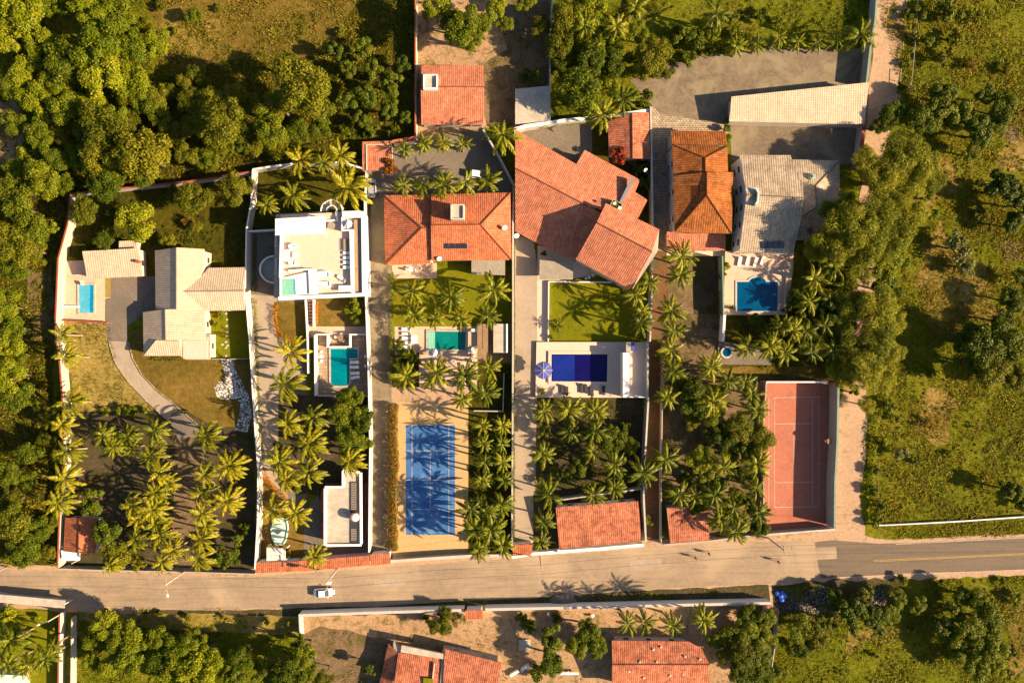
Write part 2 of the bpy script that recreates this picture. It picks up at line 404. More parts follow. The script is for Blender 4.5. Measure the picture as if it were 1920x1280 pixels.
M['lf_wispy'] = leaf('wispy_needle', [(0.1092, 0.1223, 0.0081), (0.1723, 0.1890, 0.0111), (0.2508, 0.2466, 0.0158), (0.3138, 0.2935, 0.0224)])
M['lf_brown'] = leaf('brownish_leaf', [(0.0702, 0.0525, 0.0044), (0.1206, 0.0881, 0.0063), (0.1818, 0.1247, 0.0111), (0.2214, 0.1455, 0.0158)])
M['lf_red'] = leaf('magenta_flower', [(.35, .01, .03), (.05, .06, .01), (.5, .015, .06), (.42, .01, .03), (.06, .07, .01)])
M['lf_rust'] = leaf('rust_leaf', [(0.246, 0.032, 0.0035), (0.112, 0.095, 0.0052), (0.358, 0.053, 0.0070), (0.224, 0.126, 0.0070)])
M['lf_orange'] = leaf('orange_hedge_leaf', [(0.560, 0.147, 0.0035), (0.672, 0.210, 0.0070), (0.470, 0.105, 0.0035), (0.336, 0.210, 0.0070)])
M['lf_pale'] = leaf('pale_leaf', [(.10, .12, .01), (.14, .14, .015), (.36, .34, .16), (.09, .1, .01), (.12, .11, .01)])
M['lf_hedge'] = leaf('flowering_hedge_leaf', [(.06, .08, .003), (.1, .12, .004), (.09, .1, .004), (.45, .05, .04), (.12, .13, .005), (.05, .07, .004), (.17, .16, .006)])
M['grass'] = leaf('grass_blade', [(0.0643, 0.0713, 0.0036), (0.1105, 0.1118, 0.0048), (0.1756, 0.1521, 0.0074), (0.2589, 0.1926, 0.0170)], .3)
M['grassy'] = leaf('sunny_grass_blade', [(0.1196, 0.1323, 0.0038), (0.1803, 0.1763, 0.0057), (0.2597, 0.2319, 0.0093), (0.2999, 0.2425, 0.0156)], .3)
M['rubbish'] = leaf('rubbish_scraps', [(.3, .28, .26), (.1, .12, .2), (.12, .08, .06), (.4, .38, .36), (.08, .06, .05)], 0)
# ---------------------------------------------------------------- ground, roads, yards (the setting)
rng = random.Random(4)
def wob(pts, amp, step=18):
    """subdivide a polygon and push its edge in and out (natural borders)"""
    out = []
    for i in range(len(pts)):
        a, b = pts[i], pts[(i + 1) % len(pts)]
        n = max(1, int(math.hypot(b[0] - a[0], b[1] - a[1]) / step))
        for k in range(n):
            t = k / n
            out.append((a[0] + (b[0] - a[0]) * t + rng.uniform(-amp, amp), a[1] + (b[1] - a[1]) * t + rng.uniform(-amp, amp)))
    return out
PN = [0]
def patch(name, pts, m, lvl, amp=0, h=None):
    if amp: pts = wob(pts, amp)
    b = MB()
    PN[0] += 1
    z = lvl * .004 + PN[0] * .0004 if h is None else h
    top = [P(x, y, z) for x, y in pts]
    b.prism(top, z0=-.02 if h is not None else None, dz=None if h is not None else .003)
    o = b.build(name, M[m]); o['kind'] = 'structure'
    return o
b = MB(); b.prism([Vector((-320, -260, 0)), Vector((320, -260, 0)), Vector((320, 260, 0)), Vector((-320, 260, 0))], dz=1.0)
o = b.build('ground', M['scrub']); o['kind'] = 'structure'
# forest floors and brown earth
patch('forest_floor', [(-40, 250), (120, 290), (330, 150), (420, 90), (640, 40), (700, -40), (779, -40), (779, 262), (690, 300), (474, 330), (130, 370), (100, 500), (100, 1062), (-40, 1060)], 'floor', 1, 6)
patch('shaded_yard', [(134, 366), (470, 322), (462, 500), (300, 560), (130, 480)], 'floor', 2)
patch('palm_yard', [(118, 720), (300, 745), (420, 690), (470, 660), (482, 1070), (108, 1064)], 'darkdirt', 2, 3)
patch('worn_lawn', [(240, 612), (300, 650), (420, 668), (470, 670), (478, 800), (400, 800), (300, 738), (252, 690)], 'lawn2', 3, 1)
patch('dry_lawn', [(118, 600), (200, 606), (206, 660), (222, 695), (290, 768), (140, 772)], 'dry', 3, 2)
patch('small_lawn', [(396, 580), (464, 580), (470, 672), (396, 672)], 'lawn', 4)
patch('courtyard', [(196, 518), (292, 518), (292, 585), (268, 590), (238, 612), (240, 640), (200, 640)], 'grey', 4)
patch('driveway_top', [(201, 640), (240, 640), (246, 670), (262, 700), (290, 730), (325, 758), (318, 790), (272, 752), (238, 715), (214, 680)], 'lane2', 6, .6)
patch('driveway', [(201, 640), (240, 640), (246, 670), (262, 700), (290, 730), (325, 758), (372, 800), (384, 860), (386, 1000), (380, 1062), (330, 1062), (335, 920), (338, 840), (318, 790), (272, 752), (238, 715), (214, 680)], 'grey', 5, 1)
patch('dirt_track', [(330, 820), (384, 820), (384, 1062), (318, 1062)], 'dirt', 6, 5)
patch('stone_path', [(414, 672), (438, 672), (440, 690), (452, 715), (468, 745), (472, 780), (464, 810), (440, 808), (448, 780), (450, 752), (436, 746), (420, 750), (406, 742), (402, 728), (410, 716), (424, 714), (418, 690)], 'stones', 5, 1)
# white house plot
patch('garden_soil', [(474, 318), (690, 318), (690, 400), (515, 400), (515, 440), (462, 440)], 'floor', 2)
patch('parking_court', [(466, 432), (515, 432), (520, 560), (575, 562), (575, 1035), (492, 1035), (484, 900), (480, 780), (470, 600)], 'grey', 3)
patch('pale_driveway', [(470, 552), (520, 556), (516, 600), (520, 640), (560, 660), (572, 720), (522, 722), (520, 900), (560, 960), (560, 1035), (500, 1035), (486, 880), (478, 740)], 'lane2', 4)
patch('planting_bed', [(522, 740), (690, 740), (690, 935), (560, 925), (522, 900)], 'darkdirt', 5, 2)
patch('front_lawn', [(484, 940), (500, 890), (520, 930), (570, 960), (570, 1045), (484, 1050)], 'lawn2', 5)
patch('bare_yard', [(570, 960), (612, 905), (690, 905), (692, 1040), (570, 1040)], 'grey', 6)
patch('brown_lawn', [(514, 566), (570, 566), (574, 640), (545, 640), (520, 628), (513, 600)], 'lawn2', 6)
patch('garden_lawn', [(590, 562), (686, 562), (686, 612), (590, 612)], 'lawn2', 6)
patch('terrace', [(576, 560), (588, 560), (590, 612), (688, 612), (690, 632), (576, 632)], 'deckstone', 7)
patch('pool_terrace', [(590, 628), (690, 628), (692, 742), (590, 742)], 'deckbrown', 8)
# lane between the white house and the hip roofed house
patch('lane', [(696, 380), (720, 330), (736, 330), (738, 470), (736, 755), (738, 1040), (696, 1038), (692, 700), (688, 480)], 'lane', 3)
patch('car_yard', [(735, 268), (780, 262), (906, 240), (962, 345), (962, 364), (690, 372), (690, 320), (735, 320)], 'grey', 3)
patch('north_yard', [(779, -30), (1035, -30), (1031, 235), (905, 240), (779, 262)], 'sandgrass', 2)
patch('north_path', [(935, -30), (1032, -30), (1030, 232), (910, 238), (908, 120), (950, 90)], 'dirt', 3, 3)
patch('rear_lawn', [(735, 500), (962, 500), (962, 620), (735, 620)], 'lawn', 3)
patch('pool_terrace', [(740, 612), (896, 612), (896, 730), (740, 730)], 'deckstone', 4)
patch('garden_bed', [(738, 666), (786, 660), (786, 730), (738, 730)], 'floor', 5)
patch('timber_deck', [(895, 606), (958, 606), (958, 680), (895, 680)], 'wood', 5)
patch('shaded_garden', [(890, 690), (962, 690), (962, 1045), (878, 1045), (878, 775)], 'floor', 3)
patch('stone_strip', [(734, 726), (880, 726), (880, 756), (734, 756)], 'sand', 5)
patch('court_surround', [(736, 754), (878, 754), (878, 1042), (736, 1046)], 'tancourt', 6)
patch('ball_court', [(761, 797), (853, 797), (853, 1002), (761, 1002)], 'bluecourt', 7)
for q in ([(772, 797), (773, 797), (773, 1002), (772, 1002)], [(841, 797), (842, 797), (842, 1002), (841, 1002)],
          [(761, 844), (853, 844), (853, 845), (761, 845)], [(761, 954), (853, 954), (853, 955), (761, 955)],
          [(806, 845), (807.2, 845), (807.2, 954), (806, 954)], [(761, 899), (853, 899), (853, 900), (761, 900)]):
    patch('court_line', q, 'line', 8)
# rotated house plot
patch('driveway', [(966, 440), (1000, 452), (1008, 500), (1007, 745), (1002, 960), (1000, 1035), (962, 1035)], 'lane2', 3)
patch('paved_yard', [(966, 240), (1110, 225), (1110, 310), (1000, 330), (966, 330)], 'grey', 3)
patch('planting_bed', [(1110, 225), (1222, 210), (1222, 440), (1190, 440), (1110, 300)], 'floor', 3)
patch('rear_terrace', [(1008, 460), (1100, 480), (1150, 527), (1008, 527)], 'decksand', 4)
patch('walkway', [(1007, 527), (1029, 527), (1029, 640), (1007, 640)], 'decksand', 5)
patch('green_lawn', [(1029, 529), (1222, 500), (1218, 640), (1029, 638)], 'lawn', 4)
patch('palm_garden', [(1006, 745), (1204, 745), (1202, 935), (1006, 935)], 'darkdirt', 3)
patch('front_yard', [(1000, 925), (1204, 925), (1204, 1030), (1000, 1035)], 'darkdirt', 4)
patch('red_lane', [(1222, 470), (1252, 470), (1252, 745), (1240, 1015), (1206, 1018), (1212, 745)], 'redlane', 3, 1)
patch('cobbled_lane', [(1220, 200), (1372, 190), (1370, 250), (1258, 250), (1258, 470), (1222, 470)], 'cobble', 4)
# orange house and court plot
patch('garden_soil', [(1252, 460), (1350, 460), (1356, 700), (1436, 716), (1436, 1005), (1250, 1018)], 'dirt', 2)
patch('dark_dirt_garden', [(1300, 468), (1350, 468), (1350, 590), (1300, 590)], 'darkdirt', 3, 2)  # plot of the darker dirt
patch('tennis_court', [(1420, 717), (1566, 717), (1560, 998), (1418, 1003)], 'pinkcourt', 4)
for q in ([(1452, 745), (1536, 743), (1536, 744), (1452, 746)], [(1452, 950), (1536, 949), (1536, 950), (1452, 951)],
          [(1452, 745), (1452.8, 745), (1452.8, 951), (1452, 951)], [(1441, 746), (1441.8, 746), (1441.8, 951), (1441, 951)],
          [(1523, 744), (1523.8, 744), (1523.8, 950), (1523, 950)], [(1535, 744), (1535.8, 744), (1535.8, 950), (1535, 950)],
          [(1453, 794), (1523, 793), (1523, 794), (1453, 795)], [(1453, 904), (1523, 903), (1523, 904), (1453, 905)],
          [(1488, 795), (1488.8, 795), (1488.8, 903), (1488, 903)]):
    patch('court_line', q, 'line', 5)
patch('wild_lawn', [(1352, 640), (1600, 600), (1600, 716), (1437, 716), (1352, 700)], 'lawn2', 3)
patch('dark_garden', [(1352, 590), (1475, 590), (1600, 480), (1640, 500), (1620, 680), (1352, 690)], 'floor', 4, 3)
# cream house plot
patch('paved_yard', [(1180, 150), (1300, 105), (1440, 92), (1636, 92), (1626, 310), (1372, 300), (1366, 235), (1240, 215)], 'lane', 3, 2)
patch('orchard_ground', [(1035, -30), (1645, -30), (1640, 95), (1440, 92), (1300, 105), (1180, 150), (1180, 200), (1035, 235)], 'scrub', 2)
# tracks and road
patch('sand_track', [(1646, -30), (1706, -30), (1690, 120), (1680, 210), (1640, 330), (1640, 560), (1626, 720), (1624, 850), (1612, 930), (1622, 1005), (1660, 1030), (1540, 1030), (1562, 990), (1573, 760), (1596, 690), (1600, 560), (1616, 330), (1630, 160)], 'sand', 4, 2.5)
patch('verge', [(-40, 1056), (110, 1060), (478, 1066), (740, 1048), (960, 1035), (1200, 1014), (1440, 998), (1560, 990), (1660, 1012), (1960, 998), (1960, 1076), (1560, 1092), (1445, 1140), (560, 1160), (260, 1156), (-40, 1135)], 'sand', 5, 2.5)
patch('road_edge', [(260, 1141), (400, 1143), (560, 1140), (860, 1127), (1160, 1109), (1440, 1096), (1444, 1128), (870, 1146), (560, 1156), (270, 1158)], 'darkdirt', 6, 2)
patch('road', [(-40, 1066), (110, 1069), (300, 1077), (470, 1082), (740, 1062), (880, 1052), (960, 1047), (1200, 1028), (1330, 1018), (1528, 1014), (1545, 1084), (1450, 1094), (1300, 1099), (1160, 1108), (1000, 1121), (860, 1126), (700, 1136), (480, 1139), (400, 1144), (250, 1141), (120, 1129), (-40, 1117)], 'road', 7, .8)
patch('new_road', [(1528, 1016), (1560, 1012), (1650, 1019), (1700, 1018), (1960, 1004), (1960, 1067), (1700, 1074), (1540, 1084), (1534, 1060)], 'road2', 8)
patch('road_patch', [(1530, 1026), (1568, 1025), (1569, 1047), (1532, 1049)], 'road', 9)
patch('yellow_line', [(1638, 1049.6), (1960, 1034.6), (1960, 1035.3), (1638, 1050.3)], 'yellow', 9)
patch('yellow_line', [(1638, 1051.9), (1960, 1036.9), (1960, 1037.6), (1638, 1052.6)], 'yellow', 9)
patch('edge_line', [(1680, 1019.4), (1960, 1005), (1960, 1006), (1680, 1020.4)], 'line', 9)
patch('edge_line', [(1560, 1082), (1960, 1065.3), (1960, 1066.3), (1560, 1083)], 'line', 9)
# south plots
patch('sandy_yard', [(562, 1156), (1440, 1136), (1440, 1180), (1380, 1300), (560, 1300)], 'sandgrass', 6)
patch('shaded_yard', [(572, 1190), (600, 1172), (735, 1200), (720, 1300), (565, 1300)], 'dirt', 7, 3)
patch('dry_verge', [(145, 1148), (560, 1155), (560, 1190), (300, 1178), (150, 1160)], 'dry', 6, 3)
patch('green_lawn', [(-40, 1136), (108, 1146), (110, 1310), (-40, 1310)], 'lawn', 6)
patch('bare_soil', [(-40, 180), (30, 190), (48, 240), (30, 300), (-40, 330)], 'sandgrass', 2, 6)
patch('sandy_clearing', [(50, 520), (100, 500), (104, 640), (60, 640)], 'dirt', 2, 6)
patch('grass_field', [(280, 0), (620, -40), (690, -40), (620, 100), (520, 110), (440, 110), (390, 120), (330, 150), (270, 60)], 'lawn2', 2, 6)
for q in ([(700, 1085), (760, 1083), (761, 1097), (702, 1099)], [(1180, 1050), (1240, 1047), (1241, 1060), (1181, 1063)]): patch('road_patch', q, 'lane2', 9, .5)
patch('rubbish_ground', [(1450, 1095), (1560, 1088), (1700, 1082), (1690, 1120), (1620, 1150), (1500, 1165), (1450, 1140)], 'darkdirt', 6, 4)
for q, m_ in (([(1760, 420), (1840, 500), (1870, 620), (1820, 600), (1760, 640), (1720, 560), (1730, 470)], 'scrubdry'), ([(1700, 300), (1760, 290), (1800, 340), (1740, 400), (1690, 380)], 'scrubdry'), ([(1870, 300), (1925, 180), (1925, 330)], 'scrubdry'),
              ([(1740, 720), (1800, 760), (1760, 840), (1710, 800)], 'scrubdry'), ([(1860, 1100), (1930, 1110), (1930, 1280), (1880, 1270), (1890, 1180)], 'scrubdry'), ([(1600, 1180), (1700, 1170), (1680, 1200), (1580, 1220)], 'scrubdry'), ([(300, 20), (420, 30), (400, 110), (300, 100)], 'scrubdry')):
    patch('dry_grassland', q, m_, 2, 12)
for i, q in enumerate([(1895, 470, 22), (1895, 245, 22)]):
    patch('bare_soil', [(q[0] + q[2] * math.cos(a), q[1] + q[2] * .7 * math.sin(a)) for a in (0, .9, 1.8, 2.7, 3.6, 4.5, 5.4)], 'dirt', 2, 9)

# ---------------------------------------------------------------- garden walls
def wall(name, pts, h, t, m, label, cat='wall', cap=None, capw=None, z0=0.0, caph=.08):
    """free standing wall; pts are where its top shows in the photo"""
    w = [P(x, y, h) for x, y in pts]
    def strip(mb, half, ztop, zbot):
        L, Rr = [], []
        for i, p in enumerate(w):
            d0 = (w[i] - w[i - 1]) if i else (w[1] - w[0]); d1 = (w[i + 1] - w[i]) if i < len(w) - 1 else d0
            d0 = Vector((d0.x, d0.y, 0)).normalized(); d1 = Vector((d1.x, d1.y, 0)).normalized()
            n = (Vector((-d0.y, d0.x, 0)) + Vector((-d1.y, d1.x, 0))).normalized()
            k = half / max(n.dot(Vector((-d1.y, d1.x, 0))), .4)
            L.append(p + n * k); Rr.append(p - n * k)
        for i in range(len(w) - 1):
            q = [L[i], L[i + 1], Rr[i + 1], Rr[i]]
            mb.prism([Vector((a.x, a.y, ztop)) for a in q], z0=zbot)
    org = (w[0].x, w[0].y, 0)
    b = MB(); strip(b, t / 2, h, z0); o = b.build(name, M[m], origin=org); tag(o, label, cat)
    if cap:
        c = MB(); strip(c, (capw or t + .1) / 2, h + caph, h + .002)
        k = c.build('coping', M[cap], o, origin=org)
    return o
wall('garden_wall', [(131, 364), (200, 356), (350, 341), (472, 322)], 2.2, .25, 'wallshade', 'grey rendered wall along the north edge of the pale-roofed house plot', cap='redpaint')
wall('garden_wall', [(131, 364), (127, 420), (109, 485), (104, 600), (106, 640), (112, 680), (118, 760), (118, 880), (112, 960), (108, 1064)], 2.4, .22, 'wallshade', 'long brick-red capped boundary wall at the far left of the plots', cap='redpaint', capw=.3)
wall('garden_wall', [(474, 318), (471, 380), (462, 430), (460, 550), (468, 640), (478, 800), (484, 880), (483, 980), (478, 1066)], 2.6, .2, 'whiteold', 'white boundary wall between the pale-roofed house and the white house', cap='white', capw=.25)
wall('garden_wall', [(474, 318), (510, 312), (560, 306), (640, 304), (680, 316)], 2.4, .25, 'whiteold', 'curving white wall behind the palms north of the white house', cap='white', capw=.35)
wall('garden_wall', [(463, 434), (517, 431)], 1.6, .25, 'whiteold', 'short white wall closing the parking court beside the white house', cap='white')
wall('garden_wall', [(686, 322), (684, 380), (685, 470), (686, 562), (691, 700), (694, 840), (693, 900), (692, 1035)], 2.6, .2, 'whiteold', 'long white wall along the lane right of the white house', cap='white', capw=.3)
wall('garden_wall', [(779, -20), (779, 262), (737, 268)], 2.4, .2, 'whiteold', 'thin white wall left of the small square orange roof', cap='tileo', capw=.35)
wall('garden_wall', [(1037, -20), (1032, 60), (1031, 165), (1031, 232)], 2.4, .2, 'wallshade', 'grey wall between the dirt path and the orchard', cap='whiteold', capw=.3)
wall('garden_wall', [(906, 243), (935, 292), (963, 345), (962, 440), (962, 640), (961, 860), (960, 1030)], 2.6, .28, 'wallshade', 'bent grey wall from the car yard down along the pale driveway', cap='whiteold', capw=.35)
wall('garden_wall', [(964, 243), (985, 237), (1020, 232), (1060, 226), (1112, 221), (1160, 216), (1218, 207)], 2.6, .35, 'whiteold', 'white curved entrance wall north of the large rotated roof', cap='white', capw=.7)
wall('garden_wall', [(1220, 200), (1222, 300), (1224, 430), (1222, 560), (1219, 640)], 3.0, .25, 'wallshade', 'tall grey wall beside the cobbled lane', cap='whiteold', capw=.32)
wall('garden_wall', [(1216, 745), (1210, 850), (1207, 930), (1211, 1014)], 3.0, .3, 'wallshade', 'grey wall right of the palm garden and street garage', cap='whiteold', capw=.35)
wall('garden_wall', [(1045, 938), (1130, 926), (1205, 916)], 2.2, .25, 'whiteold', 'low wall behind the street garage in the palm garden')
wall('garden_wall', [(1244, 640), (1242, 760), (1240, 900), (1240, 1016)], 1.8, .2, 'wallshade', 'thin dark wall on the right of the red soil lane')
wall('garden_wall', [(1355, 480), (1357, 590)], 2.8, .25, 'greenpaint', 'greenish wall left of the deep blue pool terrace')
wall('garden_wall', [(1359, 590), (1356, 640)], 2.4, .5, 'white', 'bright white wall stub below the deep blue pool')
wall('garden_wall', [(1645, -20), (1641, 40), (1632, 90), (1625, 155)], 2.6, .3, 'wallshade', 'grey wall along the sandy track at the top right', cap='greenpaint')
wall('garden_wall', [(1620, 235), (1611, 310)], 2.4, .5, 'wallshade', 'short wall with brick-red coping under the long cream roof', cap='redpaint', capw=.8)
wall('court_wall', [(1437, 716), (1500, 716), (1552, 716)], 3.2, .2, 'whiteold', 'white wall at the top end of the pink tennis court', cap='white')
wall('court_wall', [(1572, 724), (1570, 830), (1566, 900), (1565, 991)], 3.5, .3, 'wallshade', 'tall grey wall on the right side of the pink tennis court', cap='greenpaint')
wall('court_wall', [(1436, 1002), (1500, 997), (1565, 992)], 2.2, .25, 'wallshade', 'grey wall at the street end of the pink tennis court', cap='whiteold')
wall('garden_wall', [(1437, 717), (1432, 800), (1432, 1000)], 1.2, .18, 'wallshade', 'low wall half hidden by trees left of the pink court')
wall('street_wall', [(108, 1066), (200, 1069), (350, 1072), (478, 1076)], 1.8, .2, 'wallshade', 'grey street wall in front of the palm yard at lower left')
wall('street_wall', [(733, 1052), (800, 1047), (880, 1042), (958, 1041)], 1.6, .5, 'concrete', 'pale street wall below the sand-coloured ball court', cap='whiteold', capw=.6)
wall('street_wall', [(960, 1044), (1000, 1038), (1050, 1034), (1130, 1028), (1207, 1021)], 1.8, .3, 'white', 'white street wall in front of the orange street garage', cap='white', capw=.6)
wall('street_wall', [(1244, 1021), (1330, 1014), (1400, 1005), (1436, 1002)], 1.6, .25, 'wallshade', 'street wall under the dense palms left of the tennis court')
wall('street_wall', [(560, 1153), (700, 1148), (870, 1143)], 2.4, .3, 'white', 'long white wall on the south side of the road, left stretch', cap='whiteold', capw=.55)
wall('street_wall', [(910, 1142), (1100, 1138), (1300, 1133), (1445, 1130)], 2.4, .3, 'white', 'long white wall on the south side of the road, right stretch', cap='whiteold', capw=.55)
wall('garden_wall', [(561, 1154), (562, 1180), (563, 1196)], 2.2, .25, 'whiteold', 'short white return wall at the left end of the south wall')
wall('street_wall', [(-30, 1115), (0, 1121), (122, 1132)], 2.6, .2, 'whiteold', 'thick white street wall at the lower left corner', cap='concrete', capw=1.6)
wall('garden_wall', [(112, 1150), (110, 1220), (109, 1300)], 1.8, .2, 'whiteold', 'stepped thin wall right of the lower left lawn', cap='redpaint')
wall('garden_wall', [(134, 1158), (133, 1220), (132, 1300)], 1.8, .15, 'wallshade', 'thin grey wall left of the round trees south of the road')
wall('garden_wall', [(1460, 1144), (1455, 1200), (1447, 1255)], 1.8, .15, 'whiteold', 'leaning thin wall right of the southern garden')
wall('low_wall', [(1640, 985), (1730, 981), (1800, 977), (1930, 968)], .7, .22, 'white', 'low white wall through the grass above the new road')
wall('low_wall', [(888, 770), (943, 771), (944, 735), (945, 700)], 1.2, .2, 'whiteold', 'low white angle wall in the garden right of the ball court')
wall('low_wall', [(595, 742), (660, 743), (692, 743)], 1.4, .2, 'whiteold', 'low white wall at the foot of the teal pool terrace')
wall('low_wall', [(590, 628), (591, 742)], 1.8, .3, 'white', 'white wall left of the teal pool terrace')
wall('low_wall', [(592, 627), (614, 627), (614, 650), (656, 650), (656, 627), (688, 627)], 1.5, .3, 'white', 'zigzag white parapet above the teal pool', cap='white', capw=.25)
wall('low_wall', [(1029, 528), (1028, 640)], .7, .22, 'white', 'low white kerb wall left of the green lawn')
wall('low_wall', [(1029, 528), (1150, 529)], .6, .25, 'white', 'low white kerb along the top of the green lawn')
wall('low_wall', [(573, 562), (577, 640), (578, 700)], 1.3, .25, 'whiteold', 'white wall left of the narrow brick steps', cap='white')
wall('low_wall', [(588, 562), (588, 612)], 1.3, .22, 'whiteold', 'short white wall right of the narrow brick steps', cap='white')
wall('low_wall', [(116, 574), (146, 575)], .6, .35, 'white', 'short white bench wall left of the sky-blue pool')
wall('low_wall', [(110, 600), (150, 602), (200, 605)], .8, .25, 'redpaint', 'low brick wall below the sky-blue pool terrace')
wall('low_wall', [(116, 518), (150, 526), (152, 534)], 1.0, .25, 'cream', 'low bent wall above the sky-blue pool')
wall('low_wall', [(397, 673), (440, 673), (470, 672)], .8, .15, 'wallshade', 'thin wall at the foot of the stepping stone lawn')
# property kerbs of the curved drive
wall('kerb', [(203, 640), (215, 680), (240, 716), (274, 752), (318, 792)], .2, .12, 'cobble', 'left brownish kerb of the curved driveway', 'kerb')
wall('kerb', [(241, 640), (248, 672), (264, 700), (292, 730), (326, 757), (370, 796)], .2, .12, 'cobble', 'right brownish kerb of the curved driveway', 'kerb')

# ---------------------------------------------------------------- buildings
def house(label, cat, faces, wm, rm, ridges=(), name='house', pull=.45, th=.16, base=0.0, windows=True, gm=None, wgap=4.2):
    """faces: lists of world points of each roof slope; walls stand 45 cm inside the roof outline"""
    if len(faces) == 1 and len(faces[0]) > 3:      # one slope: make it exactly flat
        f = faces[0]; nr = sum((f[i].cross(f[(i + 1) % len(f)]) for i in range(len(f))), Vector((0, 0, 0))); mc = sum(f, Vector((0, 0, 0))) / len(f)
        faces = [[Vector((p.x, p.y, mc.z - (nr.x * (p.x - mc.x) + nr.y * (p.y - mc.y)) / nr.z)) for p in f]]
    allp = [p for f in faces for p in f]
    c = Vector((sum(p.x for p in allp) / len(allp), sum(p.y for p in allp) / len(allp), 0))
    root = empty(name, (c.x, c.y, base), label, cat)
    org = (c.x, c.y, base)
    rb = MB()
    for f in faces: rb.prism(f, dz=th)
    roof = rb.build('roof', M[rm], root, origin=org)
    for a, b2 in ridges:
        t = MB(); a = Vector(a); b2 = Vector(b2); up = Vector((0, 0, .02))
        t.tube([a + up, b2 + up], .13, 6); rc = t.build('ridge_cap', M[rm], None, origin=None)
        rc.data.transform(__import__('mathutils').Matrix.Translation((-c.x, -c.y, -base)))
        rc.parent = roof
    wb = MB(); edges = {}
    key = lambda p: (round(p.x, 1), round(p.y, 1))
    for f in faces:
        q = []
        nr = Vector((0, 0, 0))
        for i in range(len(f)): nr += f[i].cross(f[(i + 1) % len(f)])
        mc = sum(f, Vector((0, 0, 0))) / len(f)
        for p in f:
            d = Vector((c.x - p.x, c.y - p.y, 0)); d = d.normalized() * pull if d.length > pull else d
            zz = mc.z - (nr.x * (p.x + d.x - mc.x) + nr.y * (p.y + d.y - mc.y)) / nr.z
            q.append(Vector((p.x + d.x, p.y + d.y, min(zz, p.z + .3) - th - .14)))
        wb.prism(q, z0=base, bottom=False)
        for i in range(len(f)):
            a, b2 = f[i], f[(i + 1) % len(f)]
            k = tuple(sorted((key(a), key(b2))))
            edges.setdefault(k, []).append((q[i], q[(i + 1) % len(f)], (sum(p.x for p in f) / len(f), sum(p.y for p in f) / len(f))))
    wo = wb.build('wall', M[wm], root, origin=org)
    if windows:
        for k, es in edges.items():
            if len(es) != 1: continue
            a, b2, cc = es[0]; d = Vector((b2.x - a.x, b2.y - a.y, 0)); L = d.length
            zt = min(a.z, b2.z)
            if L < 3 or zt - base < 1.9: continue
            d.normalize(); n = Vector((d.y, -d.x, 0))
            if n.dot(Vector((a.x - cc[0], a.y - cc[1], 0))) < 0: n = -n
            cnt = max(1, int(L / wgap)); rz = math.atan2(d.y, d.x)
            for fl in range(max(1, int((zt - base) / 2.75))):
                for s in range(cnt):
                    pc = a + d * (L * (s + .5) / cnt) + n * .02; zc = base + fl * 2.8 + 1.5
                    wf = MB(); wf.box((pc.x, pc.y, zc), (1.3, .1, 1.1), rz)
                    wo2 = wf.build('window', M['whiteold'], root, origin=org)
                    pg = MB(); pp = pc + n * .035; pg.box((pp.x, pp.y, zc), (1.1, .06, .9), rz)
                    po = pg.build('pane', M['glass'], None); po.data.transform(__import__('mathutils').Matrix.Translation((-c.x, -c.y, -base)))
                    po.parent = wo2
    return root
def F(*pts):   # (px, py, z) triples
    return [P(*p) for p in pts]
def add_box(root, name, m, px, py, z0, sx, sy, h, rz=0, bevel=0):
    """part standing at photo position px,py (its top), in the frame of root"""
    p = P(px, py, z0 + h); b = MB(); b.box((p.x, p.y, z0 + h / 2), (sx, sy, h), rz)
    o = b.build(name, M[m], root, origin=tuple(root.location), bevel=bevel); return o

# the pale-roofed house on the left
h1 = house('cream-roofed house of joined wings left of the white house', 'house', [
    slope([(290.5, 469.5), (331, 464), (331, 580), (291.5, 580)], (331, 464), (331, 580), 5.0, .42),
    slope([(331, 464), (383, 467), (383, 497), (376, 519), (344, 546), (384, 582), (331, 580)], (331, 464), (331, 580), 5.0, .30),
    slope([(344, 546), (376, 519), (391, 502), (458, 501), (457, 545)], (344, 546), (457, 545), 4.6, .32),
    slope([(344, 546), (457, 545), (459, 581), (384, 582)], (344, 546), (457, 545), 4.6, .36),
    slope([(268, 585), (310, 580), (311, 637), (292, 638), (269, 667)], (310, 580), (311, 637), 4.5, .36),
    slope([(310, 580), (331, 580), (384, 582), (385, 637), (311, 637)], (310, 580), (311, 637), 4.5, .16),
    F((269, 667, 2.9), (292, 638, 4.0), (336, 639, 4.0), (337, 667, 2.9)),
    F((337, 639, 3.0), (395, 630, 3.0), (394, 674, 3.0), (349, 674, 3.0), (338, 667, 3.0))],
    'cream', 'tilec', [(P(331, 464, 5.0), P(331, 580, 5.0)), (P(344, 546, 4.6), P(457, 545, 4.6)), (P(310, 580, 4.5), P(311, 637, 4.5))])
add_box(h1, 'flat_terrace', 'decksand', 366, 655, 2.95, 4.9, 3.7, .12)
h1b = house('cream-roofed pavilion above the sky-blue pool', 'pavilion', [F((154, 471, 3.3), (260, 465, 3.3), (267, 518, 2.5), (163, 522, 2.5))], 'cream', 'tilec', name='pavilion')
add_box(h1b, 'chimney', 'redpaint', 257, 490, 2.9, .7, .5, .8)
house('tiny cream-roofed lean-to behind the pool pavilion', 'lean-to', [F((223, 452, 2.6), (256, 451, 2.6), (257, 466, 2.3), (223, 466, 2.3))], 'cream', 'tilec', name='shed')
house('narrow orange-roofed shed by the street at lower left', 'shed', [
    F((122, 970, 2.6), (149, 970, 3.6), (147, 1036, 3.6), (119, 1033, 2.6)), F((149, 970, 3.6), (182, 972, 2.6), (178, 1037, 2.6), (147, 1036, 3.6))],
    'whiteold', 'tileo', [(P(149, 970, 3.6), P(147, 1036, 3.6))], name='shed')
gt = empty('gate_canopy', P(132, 1042), 'white flat gate canopy below the narrow orange shed', 'canopy')
